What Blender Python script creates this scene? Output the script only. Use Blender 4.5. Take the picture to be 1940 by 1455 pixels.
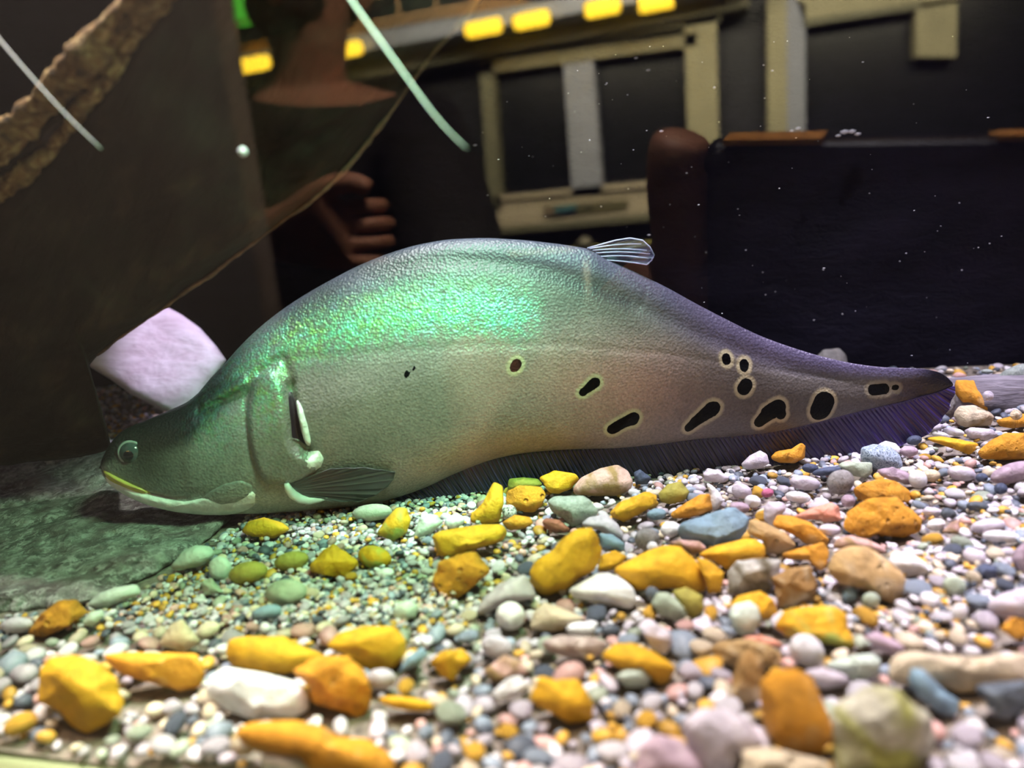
import bpy, bmesh, math, random
import numpy as np
from math import sin, cos, radians, pi, atan2, sqrt
from mathutils import Vector, Matrix, noise

for o in list(bpy.data.objects):
    bpy.data.objects.remove(o)
scene = bpy.context.scene
COL = scene.collection
random.seed(7)
rng = np.random.default_rng(7)

# ------------------------------------------------------------------ camera
F, CX, CY = 1500.0, 970.0, 727.5          # focal length in pixels of the 1940 x 1455 frame
H = 0.12                                   # lens height above the gravel
G = 0.127                                  # distance from lens to the glass pane
def _basis(yaw, pitch, roll):
    y, p, r = map(radians, (yaw, pitch, roll))
    f = np.array([-sin(y)*cos(p), cos(y)*cos(p), -sin(p)])
    rt = np.array([cos(y), sin(y), 0.0]); up = np.cross(rt, f)
    return rt*cos(r)-up*sin(r), up*cos(r)+rt*sin(r), f
R_, U_, F_ = _basis(15, 14, 5)
CAM = np.array([0.0, 0.0, H])
def ray(px, py): return R_*(px-CX) + U_*(CY-py) + F_*F
def at_depth(px, py, d): return CAM + ray(px, py)*(d/F)
def at_y(px, py, y):
    r = ray(px, py); return CAM + r*(y/r[1])
def at_z(px, py, z=0.0):
    r = ray(px, py); return CAM + r*((z-H)/r[2])
def depth_of(P): return float((np.asarray(P)-CAM) @ F_)
def mirror(P): return np.array([P[0], 2*G-P[1], P[2]])
def room(px, py, yv): return mirror(at_y(px, py, yv))   # a place in the hall in front of the pane

cd = bpy.data.cameras.new('camera'); cam = bpy.data.objects.new('camera', cd); COL.objects.link(cam)
cam.matrix_world = Matrix(((R_[0], U_[0], -F_[0], 0), (R_[1], U_[1], -F_[1], 0), (R_[2], U_[2], -F_[2], H), (0, 0, 0, 1)))
cd.sensor_width = 36; cd.lens = 36*F/1940; cd.clip_start = 0.005; cd.clip_end = 50
cd.dof.use_dof = True; cd.dof.focus_distance = 0.335; cd.dof.aperture_fstop = 7.0
scene.camera = cam

# ------------------------------------------------------------------ world, exposure
vs = scene.view_settings
vs.view_transform = 'Standard'; vs.look = 'None'; vs.exposure = 0.0; vs.gamma = 1.0; vs.use_curve_mapping = False
w = bpy.data.worlds.new('world'); scene.world = w; w.use_nodes = True
bg = w.node_tree.nodes['Background']; bg.inputs[0].default_value = (0.05, 0.06, 0.10, 1); bg.inputs[1].default_value = 0.35

# ------------------------------------------------------------------ lights
def lamp(kind, name, loc, target, power, color, **kw):
    l = bpy.data.lights.new(name, kind); l.energy = power; l.color = color
    for k, v in kw.items(): setattr(l, k, v)
    o = bpy.data.objects.new(name, l); COL.objects.link(o); o.location = loc
    o.rotation_euler = (Vector(target)-Vector(loc)).to_track_quat('-Z', 'Y').to_euler()
    return o
lamp('SPOT', 'tank_key_lamp', (-0.02, 0.24, 0.95), (0.08, 0.24, 0.0), 43, (0.95, 0.90, 1.0), spot_size=radians(37), spot_blend=0.4, shadow_soft_size=0.02)
lamp('SPOT', 'tank_rim_lamp', (0.32, 0.43, 0.60), (0.17, 0.31, 0.0), 25, (0.84, 0.74, 1.0), spot_size=radians(36), spot_blend=0.6, shadow_soft_size=0.02)
lamp('SPOT', 'tank_front_lamp', (-0.095, 0.136, 0.75), (-0.05, 0.15, 0.0), 17, (1.0, 0.95, 0.88), spot_size=radians(45), spot_blend=0.5, shadow_soft_size=0.015)
lamp('SPOT', 'added_green_fill', (0.05, 0.150, 0.40), (-0.115, 0.305, 0.07), 10.5, (0.34, 1.0, 0.62), spot_size=radians(33), spot_blend=0.9, shadow_soft_size=0.035)  # added green fill, unseen, for the fish's shoulder band
lamp('SPOT', 'added_low_fill', (0.03, 0.148, 0.25), (-0.175, 0.24, 0.0), 5.0, (0.50, 1.0, 0.52), spot_size=radians(58), spot_blend=0.9, shadow_soft_size=0.03)  # second green fill, added low in front for head and shaded gravel
SL = at_depth(345, 618, 0.45)
lamp('SPOT', 'added_slab_spot', (SL[0]+0.16, 0.34, 0.50), SL, 14, (0.84, 0.70, 1.0), spot_size=radians(8.6), spot_blend=0.45, shadow_soft_size=0.01)  # unseen narrow spot added only to brighten the pale slab
BK = at_depth(110, 140, 0.195)
lamp('SPOT', 'added_bark_spot', (BK[0]-0.10, BK[1]+0.06, BK[2]+0.30), BK, 14, (1.0, 0.86, 0.66), spot_size=radians(24), spot_blend=0.6, shadow_soft_size=0.015)  # unseen spot added to brighten the bark ridge
lamp('AREA', 'hall_wall_lamp', (0.1, -2.3, 1.15), (0.1, -3.8, 0.45), 240, (1.0, 0.90, 0.62), shape='RECTANGLE', size=2.6, size_y=0.2)
lamp('SPOT', 'added_phone_spot', (0.15, -0.25, 1.6), (0.02, -0.12, 0.0), 90, (1.0, 0.68, 0.42), spot_size=radians(30), spot_blend=0.6, shadow_soft_size=0.05)  # added spot for the phone edge and hands, no real fixture
lamp('SPOT', 'added_neck_spot', (0.25, -0.25, 1.3), (-0.55, -0.85, 0.15), 210, (1.0, 0.80, 0.6), spot_size=radians(50), spot_blend=0.6, shadow_soft_size=0.1)  # added spot to brighten the mirrored neck and left hand
lamp('SPOT', 'added_column_spot', (-0.6, -0.02, 1.1), (-0.6, -0.4, 0.25), 60, (1.0, 0.93, 0.86), spot_size=radians(60), spot_blend=0.6, shadow_soft_size=0.1)  # small light added for the column's front face

# ------------------------------------------------------------------ helpers
def link(o, parent=None):
    COL.objects.link(o)
    if parent is not None: o.parent = parent
    return o
def tag(o, label=None, cat=None, group=None, kind=None):
    if label: o['label'] = label
    if cat: o['category'] = cat
    if group: o['group'] = group
    if kind: o['kind'] = kind
    return o
def mesh_obj(name, verts, faces, mat=None, parent=None, smooth=True, origin=None):
    v = np.asarray(verts, float).reshape(-1, 3)
    if origin is not None: v = v-np.asarray(origin, float)
    me = bpy.data.meshes.new(name)
    me.from_pydata(v.tolist(), [], [tuple(int(i) for i in f) for f in faces])
    me.update()
    if smooth: me.polygons.foreach_set('use_smooth', [True]*len(me.polygons))
    if mat: me.materials.append(mat)
    o = bpy.data.objects.new(name, me)
    if origin is not None: o.location = origin
    return link(o, parent)
def empty(name, loc):
    o = bpy.data.objects.new(name, None); o.empty_display_size = 0.01
    COL.objects.link(o); o.location = loc
    return o
def grid_faces(nu, nv, wrap_v=False):
    fs = []
    for i in range(nu-1):
        for j in range(nv if wrap_v else nv-1):
            k = (j+1) % nv
            fs.append((i*nv+j, i*nv+k, (i+1)*nv+k, (i+1)*nv+j))
    return fs
def set_attr(o, name, data, kind='FLOAT'):
    a = o.data.attributes.new(name, 'FLOAT_COLOR' if kind == 'COLOR' else 'FLOAT', 'POINT')
    if kind == 'COLOR':
        d = np.ones((len(data), 4), np.float32); d[:, :3] = data; a.data.foreach_set('color', d.ravel())
    else: a.data.foreach_set('value', np.asarray(data, np.float32))
def srgb(r, g, b):
    return tuple(((c/255)/12.92 if c/255 <= 0.04045 else ((c/255+0.055)/1.055)**2.4) for c in (r, g, b))
def box_geo(c, s, rot=None):
    c = np.asarray(c, float); s = np.asarray(s, float)/2
    v = np.array([[x, y, z] for x in (-1, 1) for y in (-1, 1) for z in (-1, 1)])*s
    if rot is not None: v = v @ np.asarray(rot).T
    return v+c, [(0, 1, 3, 2), (4, 6, 7, 5), (0, 4, 5, 1), (2, 3, 7, 6), (0, 2, 6, 4), (1, 5, 7, 3)]
def bevel(o, wd, seg=2):
    m = o.modifiers.new('bevel', 'BEVEL'); m.width = wd; m.segments = seg; m.limit_method = 'ANGLE'
    return o
def tube_geo(pts, radii, n=10):
    pts = [Vector(p) for p in pts]; vs_, fs = [], []
    ref = Vector((0.3, 0.5, 0.81))
    for i, p in enumerate(pts):
        t = (pts[min(i+1, len(pts)-1)]-pts[max(i-1, 0)]).normalized()
        a = t.cross(ref).normalized(); b = t.cross(a)
        for k in range(n):
            th = 2*pi*k/n; vs_.append(tuple(p+(a*cos(th)+b*sin(th))*radii[i]))
    fs = grid_faces(len(pts), n, True)
    fs.append(tuple(range(n))[::-1]); fs.append(tuple(range((len(pts)-1)*n, len(pts)*n)))
    return np.array(vs_), fs

# ------------------------------------------------------------------ materials
class NT:
    def __init__(s, name):
        s.m = bpy.data.materials.new(name); s.m.use_nodes = True; s.t = s.m.node_tree
        s.b = s.t.nodes['Principled BSDF']; s.out = s.t.nodes['Material Output']
    def n(s, typ, **kw):
        nd = s.t.nodes.new(typ)
        for k, v in kw.items():
            if k.startswith('i_'):
                key = k[2:]; key = int(key) if key.isdigit() else key.replace('_', ' ')
                nd.inputs[key].default_value = v
            else: setattr(nd, k, v)
        return nd
    def l(s, a, b): s.t.links.new(a, b)
    def coord(s): return s.n('ShaderNodeTexCoord').outputs['Object']
    def ramp(s, fac, stops):
        r = s.n('ShaderNodeValToRGB'); e = r.color_ramp.elements
        while len(e) < len(stops): e.new(0.5)
        for el, (p, c) in zip(e, stops):
            el.position = p; el.color = (*c, 1) if len(c) == 3 else c
        s.l(fac, r.inputs[0]); return r.outputs[0]
    def noise(s, vec, scale, detail=4, rough=0.55, dist=0.0):
        nd = s.n('ShaderNodeTexNoise', i_Scale=scale, i_Detail=detail, i_Roughness=rough, i_Distortion=dist)
        s.l(vec, nd.inputs['Vector']); return nd.outputs['Fac']
    def voro(s, vec, scale, feature='F1'):
        nd = s.n('ShaderNodeTexVoronoi', i_Scale=scale, feature=feature); s.l(vec, nd.inputs['Vector']); return nd.outputs['Distance']
    def math(s, op, a, b=None, c=None, clamp=False):
        nd = s.n('ShaderNodeMath', operation=op, use_clamp=clamp)
        for i, x in enumerate((a, b, c)):
            if x is None: continue
            if isinstance(x, (int, float)): nd.inputs[i].default_value = x
            else: s.l(x, nd.inputs[i])
        return nd.outputs[0]
    def mix(s, fac, a, b, typ='MIX'):
        nd = s.n('ShaderNodeMix', data_type='RGBA', blend_type=typ)
        for sock, x in ((nd.inputs[0], fac), (nd.inputs[6], a), (nd.inputs[7], b)):
            if isinstance(x, (int, float)): sock.default_value = x
            elif isinstance(x, tuple): sock.default_value = (*x, 1)
            else: s.l(x, sock)
        return nd.outputs[2]
    def attr(s, name):
        return s.n('ShaderNodeAttribute', attribute_name=name)
    def bump(s, h, strength, dist):
        nd = s.n('ShaderNodeBump', i_Strength=strength, i_Distance=dist); s.l(h, nd.inputs['Height'])
        s.l(nd.outputs[0], s.b.inputs['Normal']); return nd
    def set(s, **kw):
        for k, v in kw.items(): s.b.inputs[k.replace('_', ' ')].default_value = v
        return s
def mul(c, k): return tuple(min(1.0, x*k) for x in c)

def plain(name, c, rough=0.6, metal=0.0, var=0.15, scale=40, bump=0.0, emit=None, es=0.0):
    t = NT(name); v = t.coord(); f = t.noise(v, scale)
    t.l(t.ramp(f, [(0.3, mul(c, 1-var)), (0.7, mul(c, 1+var))]), t.b.inputs['Base Color'])
    t.set(Roughness=rough, Metallic=metal)
    if bump: t.bump(f, bump, 0.01)
    if emit: t.b.inputs['Emission Color'].default_value = (*emit, 1); t.b.inputs['Emission Strength'].default_value = es
    return t.m
def stone_mat(name, c, c2=None, patch=0.62, rough=0.6, speck=None, pits=False, scale=170, bump=0.35, spec=0.35):
    t = NT(name); v = t.coord()
    f = t.noise(v, scale, 6, 0.62)
    col = t.ramp(f, [(0.30, mul(c, 0.66)), (0.48, c), (0.70, mul(c, 1.16))])
    if c2:
        f2 = t.noise(v, scale*0.42, 3, 0.5, 0.6)
        col = t.mix(t.ramp(f2, [(patch-0.07, (0, 0, 0)), (patch+0.05, (1, 1, 1))]), col, c2)
    if speck:
        f3 = t.noise(v, scale*6, 2, 0.7)
        col = t.mix(t.ramp(f3, [(0.52, (0, 0, 0)), (0.58, (1, 1, 1))]), col, speck)
    oi = t.n('ShaderNodeObjectInfo')
    hsv = t.n('ShaderNodeHueSaturation'); t.l(col, hsv.inputs['Color'])
    t.l(t.math('MULTIPLY_ADD', oi.outputs['Random'], 0.24, 0.88), hsv.inputs['Value'])
    t.l(hsv.outputs[0], t.b.inputs['Base Color'])
    h = t.math('ADD', t.noise(v, scale*3.2, 8, 0.65), t.math('MULTIPLY', f, 0.8))
    if pits:
        d = t.voro(v, 330); d = t.ramp(d, [(0.1, (0, 0, 0)), (0.32, (1, 1, 1))])
        gate = t.ramp(t.noise(v, 110, 2), [(0.48, (0, 0, 0)), (0.56, (1, 1, 1))])
        d = t.mix(gate, (1.0, 1.0, 1.0), d)
        h = t.math('ADD', h, t.math('MULTIPLY', d, 1.6))
    t.bump(h, min(1.0, bump*1.7), 0.0015); t.set(Roughness=rough); t.b.inputs['Specular IOR Level'].default_value = spec
    return t.m
YEL = (0.72, 0.40, 0.018); ORA = (0.72, 0.33, 0.025); TAN = (0.60, 0.40, 0.17)
M = {
 'yellow': stone_mat('ochre_yellow_stone', YEL, (0.62, 0.33, 0.012), 0.60),
 'yellowp': stone_mat('pitted_ochre_stone', ORA, (0.52, 0.22, 0.02), 0.62, pits=True, bump=0.6),
 'orange': stone_mat('orange_stone', ORA, (0.75, 0.42, 0.12), 0.60, bump=0.5),
 'olive': stone_mat('olive_stone', (0.40, 0.36, 0.07), (0.50, 0.40, 0.05), 0.6),
 'yelgreen': stone_mat('green_patched_ochre_stone', YEL, (0.42, 0.50, 0.10), 0.55),
 'brown': stone_mat('brown_stone', (0.36, 0.21, 0.07), (0.62, 0.52, 0.34), 0.58),
 'pinkbrown': stone_mat('pink_brown_stone', (0.66, 0.42, 0.38), (0.34, 0.22, 0.09), 0.50),
 'tan': stone_mat('pitted_tan_stone', TAN, (0.68, 0.52, 0.30), 0.55, pits=True, bump=0.7),
 'cream': stone_mat('cream_stone', (0.74, 0.63, 0.44), (0.60, 0.44, 0.20), 0.60, bump=0.6),
 'white': stone_mat('white_stone', (0.82, 0.82, 0.84), (0.68, 0.66, 0.64), 0.60),
 'lilac': stone_mat('lilac_grey_stone', (0.60, 0.55, 0.62), (0.70, 0.66, 0.70), 0.58),
 'mauve': stone_mat('mauve_stone', (0.44, 0.33, 0.40), (0.58, 0.48, 0.52), 0.58),
 'grey': stone_mat('mid_grey_stone', (0.30, 0.29, 0.28), (0.40, 0.37, 0.34), 0.58, speck=(0.22, 0.21, 0.2)),
 'greygreen': stone_mat('grey_green_stone', (0.27, 0.32, 0.28), (0.36, 0.40, 0.34), 0.6, speck=(0.35, 0.4, 0.36)),
 'blue': stone_mat('slate_blue_stone', (0.22, 0.34, 0.42), (0.16, 0.25, 0.32), 0.60),
 'navy': stone_mat('dark_navy_stone', (0.07, 0.09, 0.15), (0.12, 0.15, 0.22), 0.60),
 'dark': stone_mat('dark_slate_stone', (0.09, 0.11, 0.13), (0.20, 0.24, 0.27), 0.56),
 'granite': stone_mat('speckled_granite_stone', (0.46, 0.56, 0.68), speck=(0.12, 0.17, 0.26), scale=260),
 'zebra': stone_mat('black_white_speckled_stone', (0.62, 0.62, 0.60), speck=(0.03, 0.04, 0.04), scale=300),
 'mint': stone_mat('mint_green_stone', (0.60, 0.72, 0.62), (0.48, 0.62, 0.50), 0.6),
 'green': stone_mat('sage_green_stone', (0.40, 0.48, 0.36), (0.52, 0.58, 0.44), 0.6),
 'salmon': stone_mat('salmon_stone', (0.72, 0.32, 0.22), (0.76, 0.46, 0.36), 0.58),
 'red': stone_mat('red_brown_stone', (0.36, 0.13, 0.08), (0.12, 0.06, 0.05), 0.58),
 'magenta': stone_mat('magenta_stone', (0.45, 0.12, 0.22)),
 'patchy': stone_mat('cream_green_patchy_stone', (0.66, 0.64, 0.50), (0.44, 0.45, 0.10), 0.52, scale=110, bump=0.7),
 'greywhite': stone_mat('grey_stone_with_dark_crust', (0.62, 0.62, 0.56), (0.16, 0.14, 0.09), 0.50, bump=0.8),
 'speckbrown': stone_mat('speckled_brown_grey_stone', (0.42, 0.33, 0.30), (0.60, 0.52, 0.48), 0.52, scale=300),
}
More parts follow.
